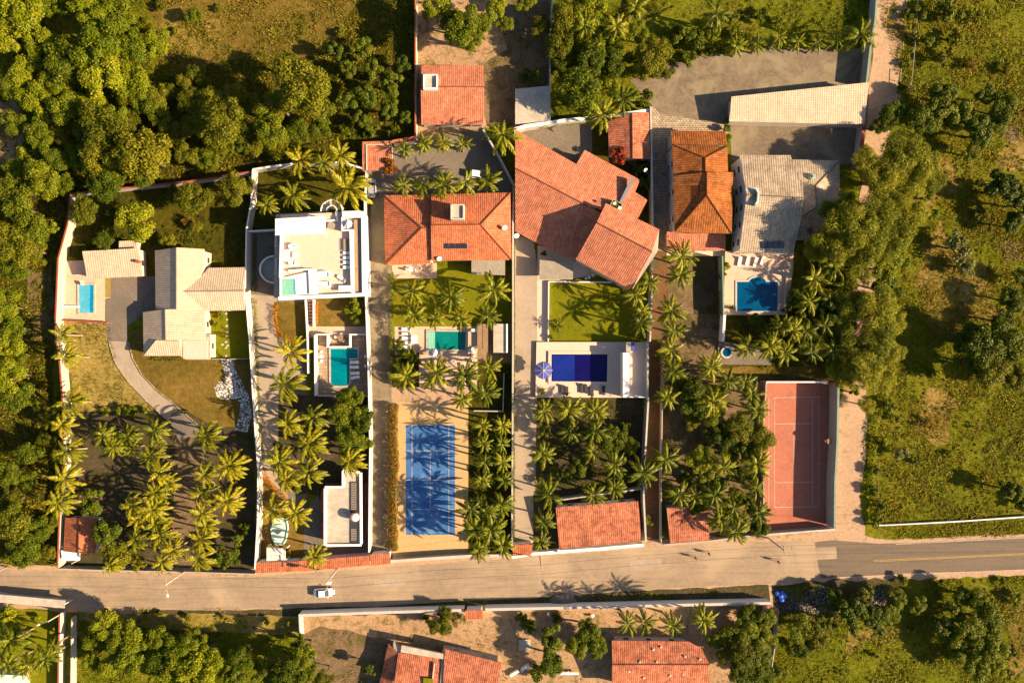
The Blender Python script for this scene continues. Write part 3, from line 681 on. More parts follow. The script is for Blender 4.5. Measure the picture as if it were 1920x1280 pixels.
b = MB(); b.prism(F((114, 1031, 2.5), (150, 1034, 2.5), (149, 1050, 2.5), (117, 1051, 2.5)), dz=.15); b.build('slab', M['white'], gt, origin=tuple(gt.location))
for x, y in ((116, 1033), (149, 1035), (148, 1049), (118, 1049)):
    p = P(x, y); b = MB(); b.box((p.x, p.y, 1.17), (.15, .15, 2.34)); b.build('post', M['whiteold'], gt, origin=tuple(gt.location))

# hip-roofed house
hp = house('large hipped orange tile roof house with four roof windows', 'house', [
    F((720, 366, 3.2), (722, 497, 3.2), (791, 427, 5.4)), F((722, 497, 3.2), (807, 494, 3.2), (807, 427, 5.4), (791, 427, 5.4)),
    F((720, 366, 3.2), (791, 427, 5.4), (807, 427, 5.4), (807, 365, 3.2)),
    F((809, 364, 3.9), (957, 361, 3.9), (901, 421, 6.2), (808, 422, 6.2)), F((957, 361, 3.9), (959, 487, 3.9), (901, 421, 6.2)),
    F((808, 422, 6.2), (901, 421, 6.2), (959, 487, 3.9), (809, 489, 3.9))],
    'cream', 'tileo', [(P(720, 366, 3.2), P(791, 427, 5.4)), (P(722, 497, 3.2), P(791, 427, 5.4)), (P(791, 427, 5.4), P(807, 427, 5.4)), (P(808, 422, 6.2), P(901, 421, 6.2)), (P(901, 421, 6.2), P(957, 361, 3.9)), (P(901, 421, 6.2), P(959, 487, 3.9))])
for sx, sy, dx, dy in ((2.6, .25, 0, -1.35), (2.6, .25, 0, 1.35), (.25, 2.45, -1.2, 0), (.25, 2.45, 1.2, 0)):
    p = P(857.5, 397, 7.6); b = MB(); b.box((p.x + dx, p.y + dy, 6.3), (sx, sy, 2.6)); b.build('tank_parapet', M['whiteold'], hp, origin=tuple(hp.location))
p = P(857.5, 397, 7.3); b = MB(); b.box((p.x, p.y, 6.1), (2.16, 2.46, 2.2)); b.build('water_tank', M['concrete'], hp, origin=tuple(hp.location))
for i in range(4):
    x = 837.5 + i * 11.2; p = P(x, 461, 5.0); b = MB(); b.prism([P(x - 4.6, 456.5, 5.12), P(x + 4.6, 456.5, 5.12), P(x + 4.6, 466, 4.80), P(x - 4.6, 466, 4.80)], dz=.12)
    b.build('solar_panel', M['solar'], hp, origin=tuple(hp.location))
def dish(px, py, z, label, r=.5):
    p = P(px, py, z + .7); t = empty('satellite_dish', (p.x, p.y, z), label, 'satellite dish')
    b = MB(); b.tube([(0, 0, 0), (0, 0, .6)], .04, 6); b.build('mast', M['metal'], t)
    b = MB(); b.lathe([(.02, 0), (r * .5, .05), (r * .8, .14), (r, .24), (r * .97, .26), (r * .5, .08), (.02, .03)], (0, 0, 0), 18)
    o = b.build('dish', M['whitep'], t, smooth=True); o.location = (0, 0, .6); o.rotation_euler = (R(35), R(20), 0)
    b = MB(); b.tube([(0, 0, .05), (0, 0, .55)], .025, 5); f = b.build('feed_arm', M['metal'], o)
    return t
dish(946, 426, 4.6, 'white satellite dish on the right hip of the large orange roof')
dish(823, 484, 3.5, 'white satellite dish at the lower eave of the large orange roof')
dish(968, 441, 3.2, 'white satellite dish at the left corner of the rotated roof', .55)
dish(1210, 318, 3.0, 'small grey dish by the rotated roof corner', .4)
house('flat grey slatted pergola roof attached below the hip-roofed house', 'pergola', [F((884, 488, 2.8), (947, 488, 2.8), (947, 516, 2.6), (884, 514, 2.6))], 'greywood', 'greywood', name='pergola', windows=False)
vt = patch('veranda', [(734, 495), (819, 493), (819, 522), (738, 522)], 'deckstone', 6)
house('small square orange-roofed annex with a white skylight', 'annex', [
    F((790, 122, 3.4), (907, 123, 3.4), (908, 163, 4.3), (789, 163, 4.3)), F((789, 163, 4.3), (908, 163, 4.3), (906, 234, 2.7), (790, 234, 2.7))],
    'whiteold', 'tilep', [(P(789, 163, 4.3), P(908, 163, 4.3))], name='annex')
sk = empty('skylight_box', P(808, 157, 4.0), 'white skylight box on the small square orange roof', 'skylight')
for sx, sy, dx, dy in ((2.8, .3, 0, -1.35), (2.8, .2, 0, 1.35), (.2, 2.5, -1.3, 0), (.2, 2.5, 1.3, 0)):
    b = MB(); b.box((dx, dy, .1), (sx, sy, 2.0)); b.build('frame', M['white'], sk)
b = MB(); b.box((0, 0, -.1), (2.4, 2.5, 1.4)); b.build('panel', M['concrete'], sk)
ga = house('coral-coloured garage roof beside the car yard', 'garage', [F((679, 266, 2.9), (734, 264, 2.9), (736, 318, 2.5), (680, 321, 2.5))], 'whiteold', 'tilep', name='garage')
b = MB(); b.prism(F((686, 271, 3.05), (730, 269.5, 3.05), (730, 271, 3.05), (688, 272.5, 3.05), (689, 319, 2.7), (686.5, 319, 2.7)), dz=.1); b.build('trim', M['cream'], ga, origin=tuple(ga.location))
b = MB(); b.prism(F((735, 263, 2.9), (779, 255, 2.9), (779, 260, 2.7), (735, 269, 2.7)), dz=.12); b.build('wing_roof', M['tileo'], ga, origin=tuple(ga.location))
house('flat grey concrete shed roof at the end of the dirt path', 'shed', [F((966, 167, 2.8), (1031, 161, 2.8), (1031, 226, 2.8), (966, 233, 2.8))], 'wallshade', 'concrete', name='shed')

# rotated house
SE0, SE1 = (1119, 417), (1222.5, 471.5)
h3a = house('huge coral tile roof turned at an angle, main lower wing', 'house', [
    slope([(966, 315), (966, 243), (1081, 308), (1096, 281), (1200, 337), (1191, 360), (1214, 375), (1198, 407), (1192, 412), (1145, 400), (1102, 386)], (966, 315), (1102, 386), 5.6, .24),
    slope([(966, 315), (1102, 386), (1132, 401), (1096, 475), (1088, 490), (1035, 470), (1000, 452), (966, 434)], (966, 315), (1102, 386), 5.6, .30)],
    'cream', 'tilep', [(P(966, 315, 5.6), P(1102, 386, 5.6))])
h3b = house('tall square coral roof wing overlapping the huge rotated roof', 'house', [
    slope([(1119, 417), (1136, 381), (1236, 430), (1222.5, 471.5)], SE0, SE1, 9.2, .36),
    slope([(1079, 486), (1119, 417), (1222.5, 471.5), (1184, 544)], SE0, SE1, 9.2, .40)],
    'cream', 'tilep', [(P(1119, 417, 9.2), P(1222.5, 471.5, 9.2))])
b = MB(); b.prism(F((1184, 544, 6.2), (1222.5, 471.5, 8.9), (1230, 476, 8.6), (1187, 541, 6.2)), dz=.1); b.build('gable_strip', M['greywood'], h3b, origin=tuple(h3b.location))
b = MB(); b.prism(F((1222.5, 471.5, 8.9), (1236, 430, 7.2), (1233, 470, 7.6), (1230, 476, 8.6)), dz=.1); b.build('gable_strip', M['greywood'], h3b, origin=tuple(h3b.location))
g = empty('roof_tank', P(1153, 388, 5.0), 'open mossy tank with white box on the rotated roof', 'roof tank', rz=R(-28))
for sx, sy, dx, dy in ((2.2, .15, 0, -.9), (2.2, .15, 0, .9), (.15, 1.65, -1.02, 0), (.15, 1.65, 1.02, 0)):
    b = MB(); b.box((dx, dy, .3), (sx, sy, 1.6)); b.build('side', M['greywood'], g)
b = MB(); b.box((0, 0, .2), (1.9, 1.65, 1.1)); b.build('floor', M['lf_dark'], g)
b = MB(); b.box((.9, -.1, 1.3), (.7, .6, .4)); b.build('box', M['white'], g)
gu = MB(); gu.prism([P(1184, 332, 5.0), P(1190, 334.5, 5.0), P(1163, 388, 5.0), P(1158, 385.5, 5.0)], dz=.9)
tag(gu.build('roof_gutter', M['metal'], origin=tuple(P(1175, 360))), 'straight grey metal gutter crossing the rotated roof', 'gutter')
pg = house('brown slatted pergola beside the rotated roof and driveway', 'pergola', [F((1012, 487, 2.5), (1075, 494, 2.5), (1074, 524, 2.5), (1011, 524, 2.5))], 'greywood', 'greywood', name='pergola', windows=False, pull=1.6)
house('small two-tone orange roof beside the cobbled lane', 'annex', [
    F((1140, 228, 2.9), (1185, 212, 3.9), (1186, 297, 3.9), (1142, 290, 2.9)), F((1185, 212, 3.9), (1217, 211, 3.0), (1219, 298, 3.0), (1186, 297, 3.9))],
    'cream', 'tilew', [(P(1185, 212, 3.9), P(1186, 297, 3.9))], name='annex')

# pool house of the navy pool
ph = empty('pool_house', P(1192, 690), 'flat-roofed pool house with white parapet right of the navy pool', 'pool house')
def part(root, name, m, pts, z0=None, dz=None):
    b = MB(); b.prism(F(*pts), z0=z0, dz=dz); return b.build(name, M[m], root, origin=tuple(root.location))
part(ph, 'wall', 'white', [(1181, 642, 2.98), (1213, 642, 2.98), (1213, 744, 2.98), (1181, 744, 2.98)], z0=0)
part(ph, 'roof', 'decksand', [(1180.5, 641.5, 3.0), (1213, 641.5, 3.0), (1213, 744, 3.0), (1180.5, 744, 3.0)], dz=.015)
part(ph, 'parapet', 'white', [(1168, 661, 3.9), (1180, 661, 3.9), (1180, 745, 3.9), (1168, 745, 3.9)], z0=0)
part(ph, 'side_parapet', 'wallshade', [(1213.5, 640, 4.4), (1217, 640, 4.4), (1216, 746, 4.4), (1213, 746, 4.4)], z0=0)
part(ph, 'end_parapet', 'white', [(1180.5, 743, 3.2), (1212, 743, 3.2), (1212, 745, 3.2), (1180.5, 745, 3.2)], z0=3.0)
part(ph, 'service_block', 'wallshade', [(1174, 641, 3.5), (1183, 641, 3.5), (1183, 660, 3.5), (1174, 660, 3.5)], z0=3.0)
part(ph, 'blue_door', 'blue', [(1184, 641, 3.3), (1190, 641, 3.3), (1190, 658, 3.3), (1184, 658, 3.3)], z0=3.0)

# street garages
house('plain coral roof garage on the street below the palm garden', 'garage', [F((1042, 951, 3.4), (1197, 939, 3.4), (1203, 1015, 2.6), (1049, 1028, 2.6))], 'white', 'tilew', name='garage')
house('smaller coral roof garage on the street under palms', 'garage', [F((1250, 952, 3.3), (1326, 947, 3.3), (1330, 1012, 2.6), (1257, 1018, 2.6))], 'whiteold', 'tilew', name='garage')
def streetroof(label, pts, h=2.6):
    house(label, 'gate roof', [F(*[(x, y, h) for x, y in pts])], 'white', 'tileo', name='gate_roof', pull=.3, windows=False)
streetroof('orange tile gate roof at the street, left piece', [(479, 1054), (559, 1052), (561, 1070), (479, 1074)])
streetroof('orange tile gate roof at the street, middle piece under a palm', [(560, 1051), (692, 1041), (694, 1059), (561, 1071)])
streetroof('orange tile gate roof at the street, right piece by the lane', [(693, 1039), (731, 1036), (732, 1056), (695, 1060)])
streetroof('little orange tile roof at the foot of the pale driveway', [(960, 1021), (998, 1019), (997, 1039), (962, 1042)])
streetroof('little orange tile gate roof in the long south wall', [(872, 1144), (905, 1143), (905, 1160), (873, 1160)], 2.9)
streetroof('brick-red pillar roof at the right end of the south wall', [(1438, 1134), (1459, 1143), (1455, 1174), (1435, 1172)], 2.6)

# orange house with verandas
ho = house('tall burnt orange roof house with stepped planes left of the cream-roofed house', 'house', [
    F((1260, 271, 6.2), (1364, 274, 6.2), (1322, 296, 7.6)), F((1260, 271, 6.2), (1322, 296, 7.6), (1322, 332, 7.6), (1263, 332, 6.2)),
    F((1322, 296, 7.6), (1364, 274, 6.2), (1365, 322, 6.2), (1322, 322, 7.6)),
    F((1263, 330, 6.55), (1325, 322, 8.3), (1325, 366, 8.5), (1265, 435, 6.4)), F((1325, 322, 8.3), (1375, 323, 6.6), (1372, 438, 6.4), (1325, 366, 8.5)),
    F((1265, 435, 6.4), (1325, 366, 8.5), (1372, 438, 6.4))],
    'whiteold', 'tiled', [(P(1322, 296, 7.6), P(1322, 322, 7.6)), (P(1325, 322, 8.3), P(1325, 366, 8.5)), (P(1325, 366, 8.5), P(1265, 435, 6.4)), (P(1325, 366, 8.5), P(1372, 438, 6.4)), (P(1260, 271, 6.2), P(1322, 296, 7.6)), (P(1364, 274, 6.2), P(1322, 296, 7.6))])
house('bright orange lean-to roof at the top of the burnt orange house', 'house', [F((1258, 245, 5.0), (1360, 246, 5.0), (1363, 272, 6.1), (1260, 270, 6.1))], 'whiteold', 'tiled')
house('low orange veranda roof below the burnt orange house', 'veranda', [
    F((1250, 434, 3.6), (1265, 436, 3.6), (1290, 438, 3.6), (1250, 468, 2.8)), F((1290, 438, 3.6), (1361, 438, 3.6), (1360, 469, 2.8), (1250, 468, 2.8))], 'cream', 'tilep', name='veranda')
ptz = patch('veranda', [(1250, 462), (1360, 462), (1358, 480), (1250, 480)], 'decksand', 5)

# cream-roofed two storey house
hc = house('two-storey house with weathered cream tile roof and dark side windows', 'house', [
    F((1387, 291, 6.2), (1482, 291, 6.2), (1505, 347, 7.6), (1508, 371, 8.1), (1400, 365, 8.1)), F((1400, 365, 8.1), (1508, 371, 8.1), (1503, 405, 7.5), (1487, 475, 6.0), (1386, 472, 6.0))],
    'white', 'tileg', [(P(1400, 365, 8.1), P(1508, 371, 8.1))], wgap=3.0)
house('low star-shaped cream roof wing right of the two-storey house', 'house', [
    F((1483, 299, 3.4), (1574, 301, 3.4), (1529, 349, 5.0), (1500, 340, 4.8)), F((1574, 301, 3.4), (1576, 400, 3.3), (1566, 420, 3.2), (1531, 388, 4.8), (1529, 349, 5.0)),
    F((1500, 340, 4.8), (1529, 349, 5.0), (1531, 388, 4.8), (1503, 406, 4.2)), F((1503, 406, 4.2), (1531, 388, 4.8), (1566, 420, 3.2), (1530, 450, 3.1), (1495, 450, 3.2))],
    'whiteold', 'tileg', [(P(1529, 349, 5.0), P(1574, 301, 3.4)), (P(1529, 349, 5.0), P(1531, 388, 4.8)), (P(1531, 388, 4.8), P(1503, 406, 4.2))])
for i in range(4):
    x = 1433 + i * 11; part(hc, 'solar_panel', 'solar', [(x - 5, 453, 6.62), (x + 5, 453, 6.62), (x + 4.5, 465.5, 6.32), (x - 5.3, 465.5, 6.32)], dz=.1)
part(hc, 'roof_terrace', 'wallshade', [(1398, 351, 7.95), (1420, 351, 7.95), (1420, 382, 7.9), (1400, 382, 7.9)], dz=.3)
part(hc, 'terrace_parapet', 'palegreen', [(1419, 353, 8.7), (1424, 360, 8.7), (1423, 378, 8.7), (1418, 385, 8.7), (1416, 383, 8.7), (1420, 376, 8.7), (1421, 361, 8.7), (1417, 354, 8.7)], z0=7.5)
tb = empty('roof_tank', P(1520, 332, 4.4), 'dark green plastic tank on the star-shaped cream roof', 'roof tank')
b = MB(); b.lathe([(.62, -.6), (.7, .1), (.66, .5), (.4, .62), (.02, .66)], n=16); b.build('barrel', M['greenpaint'], tb, smooth=True)
b = MB(); b.lathe([(.22, .6), (.22, .74), (.02, .76)], n=10); b.build('lid', M['black'], tb)
house('long single-slope cream roof outbuilding at the upper right', 'outbuilding', [F((1372, 181, 3.6), (1629, 155, 3.6), (1621, 233, 2.7), (1367, 228, 2.7))], 'whiteold', 'tilec', name='outbuilding', windows=False)

# southern houses
s1 = house('coral-roofed house with a grey flat slab at the bottom of the photo', 'house', [
    F((834, 1216, 3.6), (941, 1242, 3.6), (928, 1310, 5.0), (830, 1300, 5.0)), F((747, 1223, 3.4), (833, 1234, 3.4), (830, 1300, 4.6), (738, 1285, 4.6)),
    F((728, 1206, 2.6), (745, 1222, 3.3), (734, 1290, 3.3), (705, 1310, 2.4))], 'wallshade', 'tilew', pull=.9)  # darker wall colour stands in for the shade under the eaves
part(s1, 'flat_slab', 'concrete', [(753, 1209, 3.9), (831, 1225, 3.9), (831, 1235, 3.9), (751, 1222, 3.9)], dz=.5)
part(s1, 'light_well', 'lawn', [(794, 1270, 4.6), (812, 1272, 4.6), (812, 1285, 4.6), (793, 1285, 4.6)], dz=.3)
part(s1, 'roof_trim', 'cream', [(814, 1243, 4.1), (816, 1243, 4.1), (812, 1275, 4.6), (810, 1275, 4.6)], dz=.3)
house('rectangular coral roof speckled with pale tiles at the bottom right', 'house', [
    F((1147, 1200, 3.2), (1290, 1202, 3.2), (1316, 1215, 3.4), (1330, 1245, 4.4), (1148, 1245, 4.4)), F((1148, 1245, 4.4), (1330, 1245, 4.4), (1331, 1295, 3.0), (1147, 1295, 3.0))],
    'wallshade', 'tilew', [(P(1148, 1245, 4.4), P(1330, 1245, 4.4))], pull=.9)  # shade below the north eave is put into the darker wall colour
house('pale green shed roof corner at the lower left edge', 'shed', [F((-30, 1262, 2.6), (42, 1266, 2.6), (45, 1300, 2.4), (-30, 1300, 2.4))], 'whiteold', 'palegreen', name='shed', windows=False)
# ---------------------------------------------------------------- vegetation
G = np.random.default_rng(11)
def frame(n):
    a = np.where(np.abs(n[:, 2:3]) < .9, np.array([[0, 0, 1.]]), np.array([[1., 0, 0]]))
    t = np.cross(n, a); t /= np.linalg.norm(t, axis=1, keepdims=True)
    return t, np.cross(n, t)
def leaves(c, nrm, size, aspect=.55, jit=.6, g=G):
    """rhombic leaves at c facing roughly along nrm"""
    n = nrm + g.normal(0, jit, nrm.shape); n /= np.linalg.norm(n, axis=1, keepdims=True)
    t, b = frame(n); a = g.uniform(0, 2 * np.pi, (len(c), 1))
    u = t * np.cos(a) + b * np.sin(a); v = np.cross(n, u)
    s = size.reshape(-1, 1)
    V = np.stack([c - u * s * .5, c + v * s * aspect * .5 + n * s * .06, c + u * s * .5, c - v * s * aspect * .5 + n * s * .06], 1)
    return V
def crown_mesh(name, mat, Rm, seed, nb=16, n=2600, size=.42, flat=.75, gap=.5, aspect=.6):
    """crown of leaf clumps: nb branch-end blobs, leaves on and inside each of them"""
    g = np.random.default_rng(seed)
    th = g.uniform(0, 2 * np.pi, nb); rr = Rm * np.sqrt(g.uniform(0.03, .62, nb)); zz = Rm * flat * g.uniform(-.25, .55, nb) * (1.15 - rr / Rm)
    irr = 1 + .22 * np.sin(th * 2 + g.uniform(0, 6)) + .12 * np.sin(th * 3 + g.uniform(0, 6))
    bc = np.stack([rr * irr * np.cos(th), rr * irr * np.sin(th), zz], 1); br = Rm * g.uniform(.2, .4, nb)
    w = br ** 2; k = g.choice(nb, n, p=w / w.sum())
    d = g.normal(0, 1, (n, 3)); d /= np.linalg.norm(d, axis=1, keepdims=True); d[:, 2] = np.abs(d[:, 2]) * np.where(g.random(n) < .75, 1, -1)
    c = bc[k] + d * (br[k] * (g.uniform(0, 1, n) ** .25)).reshape(-1, 1) * np.array([1, 1, .85]) * (1 + g.normal(0, .1, (n, 1)))
    V = leaves(c, d + np.array([0, 0, .5]), size * g.uniform(.55, 1.35, n), aspect, gap, g)
    F4 = np.arange(4 * n).reshape(n, 4)
    return np_mesh(name, V, F4, M[mat], smooth=False), bc
def trunk_mesh(name, h, Rm, bc, seed):
    g = random.Random(seed); mb = MB(); r0 = .06 * Rm + .07
    top = Vector((g.uniform(-.2, .2), g.uniform(-.2, .2), h * .55))
    mb.tube([(0, 0, -.1), (g.uniform(-.1, .1), g.uniform(-.1, .1), h * .3), top], [r0 * 1.3, r0, r0 * .8], 8)
    for i in range(0, min(len(bc), 8)):
        e = Vector((bc[i][0], bc[i][1], h + bc[i][2])); m_ = top.lerp(e, .5) + Vector((0, 0, .15 * Rm))
        mb.tube([top - Vector((0, 0, .2)), m_, e], [r0 * .6, r0 * .35, .03], 6)
    o = mb.build(name, M['trunk'], smooth=True); me = o.data; bpy.data.objects.remove(o); return me
KIND = {  # kind: (material, base radius, blobs, leaves, leaf size, flatness, disorder, aspect)
    'broad': ('lf_green', 3.2, 26, 9500, .32, .7, .55, .6), 'olive': ('lf_olive', 3.2, 26, 9800, .29, .75, .6, .6),
    'bright': ('lf_bright', 3.0, 22, 8000, .31, .7, .6, .6), 'dark': ('lf_dark', 2.6, 16, 6500, .32, .75, .5, .6),
    'wispy': ('lf_wispy', 3.6, 30, 8500, .55, .7, .9, .14), 'bush': ('lf_green', 1.3, 9, 1300, .26, .8, .6, .6),
    'bushb': ('lf_bright', 1.3, 9, 1300, .26, .8, .6, .6), 'busho': ('lf_olive', 1.3, 10, 1300, .24, .8, .6, .6),
    'bushd': ('lf_dark', 1.3, 9, 1300, .28, .8, .6, .6), 'brown': ('lf_brown', 1.6, 10, 1300, .22, .8, .8, .4),
    'red': ('lf_red', 2.0, 12, 1600, .32, .7, .7, .6), 'rust': ('lf_rust', 1.9, 11, 1500, .32, .7, .7, .6), 'pale': ('lf_pale', 2.4, 16, 1500, .36, .6, .6, .6)}
LIB = {}
for k, (mt, r0, nb, n, sz, fl, gp, asp) in KIND.items():
    LIB[k] = []
    for v in range(4 if n > 3000 else 3):
        sd = hash_ = sum(ord(c) for c in k) * 7 + v
        me, bc = crown_mesh(k + '_crown', mt, r0, sd, nb, n, sz, fl, gp, asp)
        h = r0 * 1.15 + 1.0 if n > 2000 else r0 * .8
        LIB[k].append((me, trunk_mesh(k + '_trunk', h, r0, bc, sd), r0, h))
tr = random.Random(5)
def tree(px, py, rpx, kind, label, group=None, cat=None, name=None, hs=1.0):
    me, tm, r0, h = tr.choice(LIB[kind])
    s = rpx * SC / r0
    hgt = h * s * hs
    p = P(px, py, hgt)
    small = kind.startswith('bush') or kind in ('brown', 'red', 'rust', 'pale')
    o = empty(name or ('shrub' if small else 'tree'), (p.x, p.y, 0), label, cat or ('shrub' if small else 'tree'), group)
    rz = tr.uniform(0, 6.28)
    link_mesh('crown', me, o, (0, 0, hgt), s * .97, rz)
    link_mesh('trunk' if not small else 'stem', tm, o, (0, 0, 0), (s, s, s * hs), rz)
    return o
def ordw(i):
    return ['first', 'second', 'third', 'fourth', 'fifth', 'sixth', 'seventh', 'eighth', 'ninth', 'tenth', 'eleventh', 'twelfth', 'thirteenth', 'fourteenth'][i]
def setof(items, where, kind, look, axis='x', group=None, word='tree', hs=1.0):
    """items (px,py,rpx[,kind]) of one place; each label carries its rank along the axis"""
    items = sorted(items, key=lambda t: t[0] if axis == 'x' else t[1])
    for i, it in enumerate(items):
        k = it[3] if len(it) > 3 else kind
        lk = {'broad': 'green', 'olive': 'olive green', 'bright': 'bright yellow-green', 'dark': 'dark green', 'wispy': 'feathery', 'bush': 'green', 'bushb': 'yellow-green', 'busho': 'olive', 'bushd': 'dark green', 'brown': 'brownish', 'pale': 'pale-leaved', 'red': 'red', 'rust': 'rust'}[k]
        wd = 'shrub' if (k.startswith('bush') or k in ('brown', 'pale')) else 'tree'
        lab = f"{lk} {wd} {where}" + (f", {ordw(i)} from the {'left' if axis == 'x' else 'top'}" if len(items) > 1 else '')
        tree(it[0], it[1], it[2] * (1.18 if k == 'wispy' else 1), k, lab, group, hs=hs)
# forest at upper left, in bands from north to south
setof([(35, 15, 42, 'bright'), (100, 10, 30, 'bright'), (165, 20, 38, 'bright'), (225, 28, 36, 'bright'), (365, 28, 16, 'bright'), (278, 50, 20)], 'along the top edge of the left forest', 'olive', '', group='forest trees at the upper left')
setof([(20, 70, 34, 'bright'), (70, 75, 30, 'bright'), (120, 110, 40, 'broad'), (185, 90, 46, 'bright'), (245, 80, 34, 'bright'), (290, 85, 30, 'bright')], 'in the second band of the left forest', 'olive', '', group='forest trees at the upper left')
setof([(50, 130, 30, 'bright'), (95, 160, 32, 'broad'), (140, 150, 30), (195, 145, 44, 'bright'), (250, 150, 36, 'bright'), (345, 150, 20), (370, 138, 22)], 'in the third band of the left forest', 'olive', '', group='forest trees at the upper left')
setof([(70, 185, 32, 'bright'), (120, 200, 34, 'bright'), (170, 190, 30, 'bright'), (215, 220, 30, 'bright'), (240, 175, 30), (325, 175, 20), (355, 190, 28), (440, 178, 26), (470, 195, 20)], 'in the fourth band of the left forest', 'olive', '', group='forest trees at the upper left')
setof([(560, 160, 52), (595, 190, 34), (520, 195, 30), (550, 125, 26), (420, 235, 42), (460, 245, 26), (505, 235, 34, 'broad')], 'in the round grove left of the square annex', 'olive', '', group='grove trees', hs=1.5)
setof([(115, 250, 22), (135, 235, 18), (190, 240, 46), (240, 225, 24), (340, 215, 18), (365, 240, 26), (25, 320, 22, 'bright')], 'in the fifth band of the left forest', 'olive', '', group='forest trees at the upper left')
setof([(75, 260, 28, 'broad'), (60, 290, 24, 'bush'), (195, 290, 40), (265, 290, 52), (335, 250, 24), (600, 240, 22, 'broad'), (220, 315, 24, 'bright')], 'in the lowest band of the left forest', 'olive', '', group='forest trees at the upper left')
setof([(30, 355, 30), (75, 340, 36, 'broad'), (120, 345, 22), (190, 340, 34, 'broad'), (225, 325, 22), (268, 328, 24)], 'just above the red-capped wall', 'broad', '', group='trees above the red-capped wall')
setof([(35, 390, 34, 'broad'), (55, 425, 34, 'broad'), (25, 460, 40), (65, 470, 26), (105, 425, 16, 'bushb'), (30, 505, 26, 'broad')], 'outside the left wall near the pavilion', 'olive', '', 'y', group='trees outside the left wall')
setof([(5, 575, 34, 'bright'), (25, 615, 28, 'bright'), (10, 650, 30, 'bright'), (38, 665, 20, 'bright'), (20, 705, 36, 'bright'), (35, 745, 30), (70, 758, 14)], 'at the left photo edge below the clearing', 'broad', '', 'y', group='trees at the left edge')
setof([(95, 785, 20), (88, 828, 20), (108, 850, 20), (55, 850, 26, 'broad'), (10, 885, 26, 'broad'), (50, 900, 22, 'broad'), (20, 940, 24), (25, 980, 38), (70, 990, 26, 'broad'), (45, 1030, 32, 'broad'), (92, 1035, 16), (95, 985, 16), (18, 1045, 18, 'busho')], 'in the lower left thicket', 'olive', '', 'y', group='trees in the lower left thicket')
setof([(300, 10, 12), (410, 15, 9), (330, 60, 9), (640, 60, 12), (710, 70, 12), (720, 40, 9), (605, 145, 14), (665, 110, 10), (715, 110, 10), (770, 65, 7)], 'on the rough grass at the top left', 'busho', '', group='shrubs on the rough grass')
setof([(645, 240, 12), (700, 243, 14), (690, 250, 9), (735, 248, 10), (745, 242, 8), (655, 235, 8)], 'in the shade above the coral garage', 'bush', '', group='shrubs in the shade')
setof([(625, 95, 20), (650, 130, 18), (680, 90, 20), (700, 130, 22), (735, 160, 24), (690, 180, 24), (650, 190, 22), (730, 205, 22), (755, 120, 18), (680, 225, 18), (760, 220, 14)], 'coloured dark for shade left of the thin wall', 'dark', '')  # dark foliage, set densely, stands in for part of the shade here
setof([(400, 190, 30), (430, 205, 26, 'broad'), (385, 225, 26, 'broad'), (410, 265, 26), (445, 270, 24, 'dark'), (480, 265, 26), (520, 270, 26), (560, 250, 24, 'broad'), (300, 220, 26, 'broad'), (295, 185, 24), (310, 260, 24), (390, 300, 22, 'broad'), (350, 290, 24)], 'in the darker middle wood above the walls', 'olive', '')
setof([(275, 190, 28, 'broad'), (160, 250, 26, 'broad'), (90, 215, 26, 'broad'), (30, 165, 28, 'broad'), (25, 230, 24, 'broad'), (150, 290, 26), (110, 300, 24, 'broad')], 'filling the lower left forest', 'broad', '')
setof([(290, 1195, 24, 'broad'), (300, 1240, 26, 'broad'), (295, 1270, 22), (455, 1235, 24, 'broad'), (440, 1270, 22, 'dark'), (500, 1265, 24, 'dark'), (170, 1235, 18)], 'between the round clumps south of the road', 'bright', '', hs=1.2)
# pale-roofed house plot
setof([(158, 397, 30), (262, 420, 38, 'bright'), (200, 448, 20, 'broad'), (228, 398, 10, 'bushb'), (365, 370, 33), (325, 363, 16), (355, 415, 14, 'brown'), (368, 425, 12), (315, 450, 16), (440, 355, 30), (465, 350, 16)], 'in the back garden north of the cream roofs', 'olive', '', group='trees of the back garden')
setof([(200, 772, 10, 'bushb'), (230, 768, 12, 'bush'), (252, 772, 11, 'bush'), (272, 772, 9, 'bushb')], 'in the row between dry lawn and palms', 'bush', '')
setof([(175, 940, 26), (200, 1000, 30, 'dark'), (220, 1042, 30, 'olive'), (258, 1050, 20, 'busho'), (248, 1020, 18), (428, 1040, 22), (445, 1010, 15, 'bushb'), (460, 990, 14, 'bush'), (420, 1055, 14, 'bush')], 'among the palms by the street at lower left', 'dark', '')
setof([(412, 590, 10), (405, 605, 9)], 'at the edge of the stepping stone lawn', 'bushb', '')
# white house plot
setof([(655, 745, 26, 'bright'), (645, 775, 28), (675, 790, 28), (650, 815, 26), (678, 830, 20), (655, 850, 24)], 'of the tall clump below the teal pool', 'broad', '', 'y')
setof([(660, 575, 20), (668, 595, 14)], 'in the corner of the brown garden lawn', 'bush', '')
setof([(560, 915, 14), (520, 835, 10), (600, 925, 9, 'busho')], 'under the palms of the parking court', 'bushb', '')
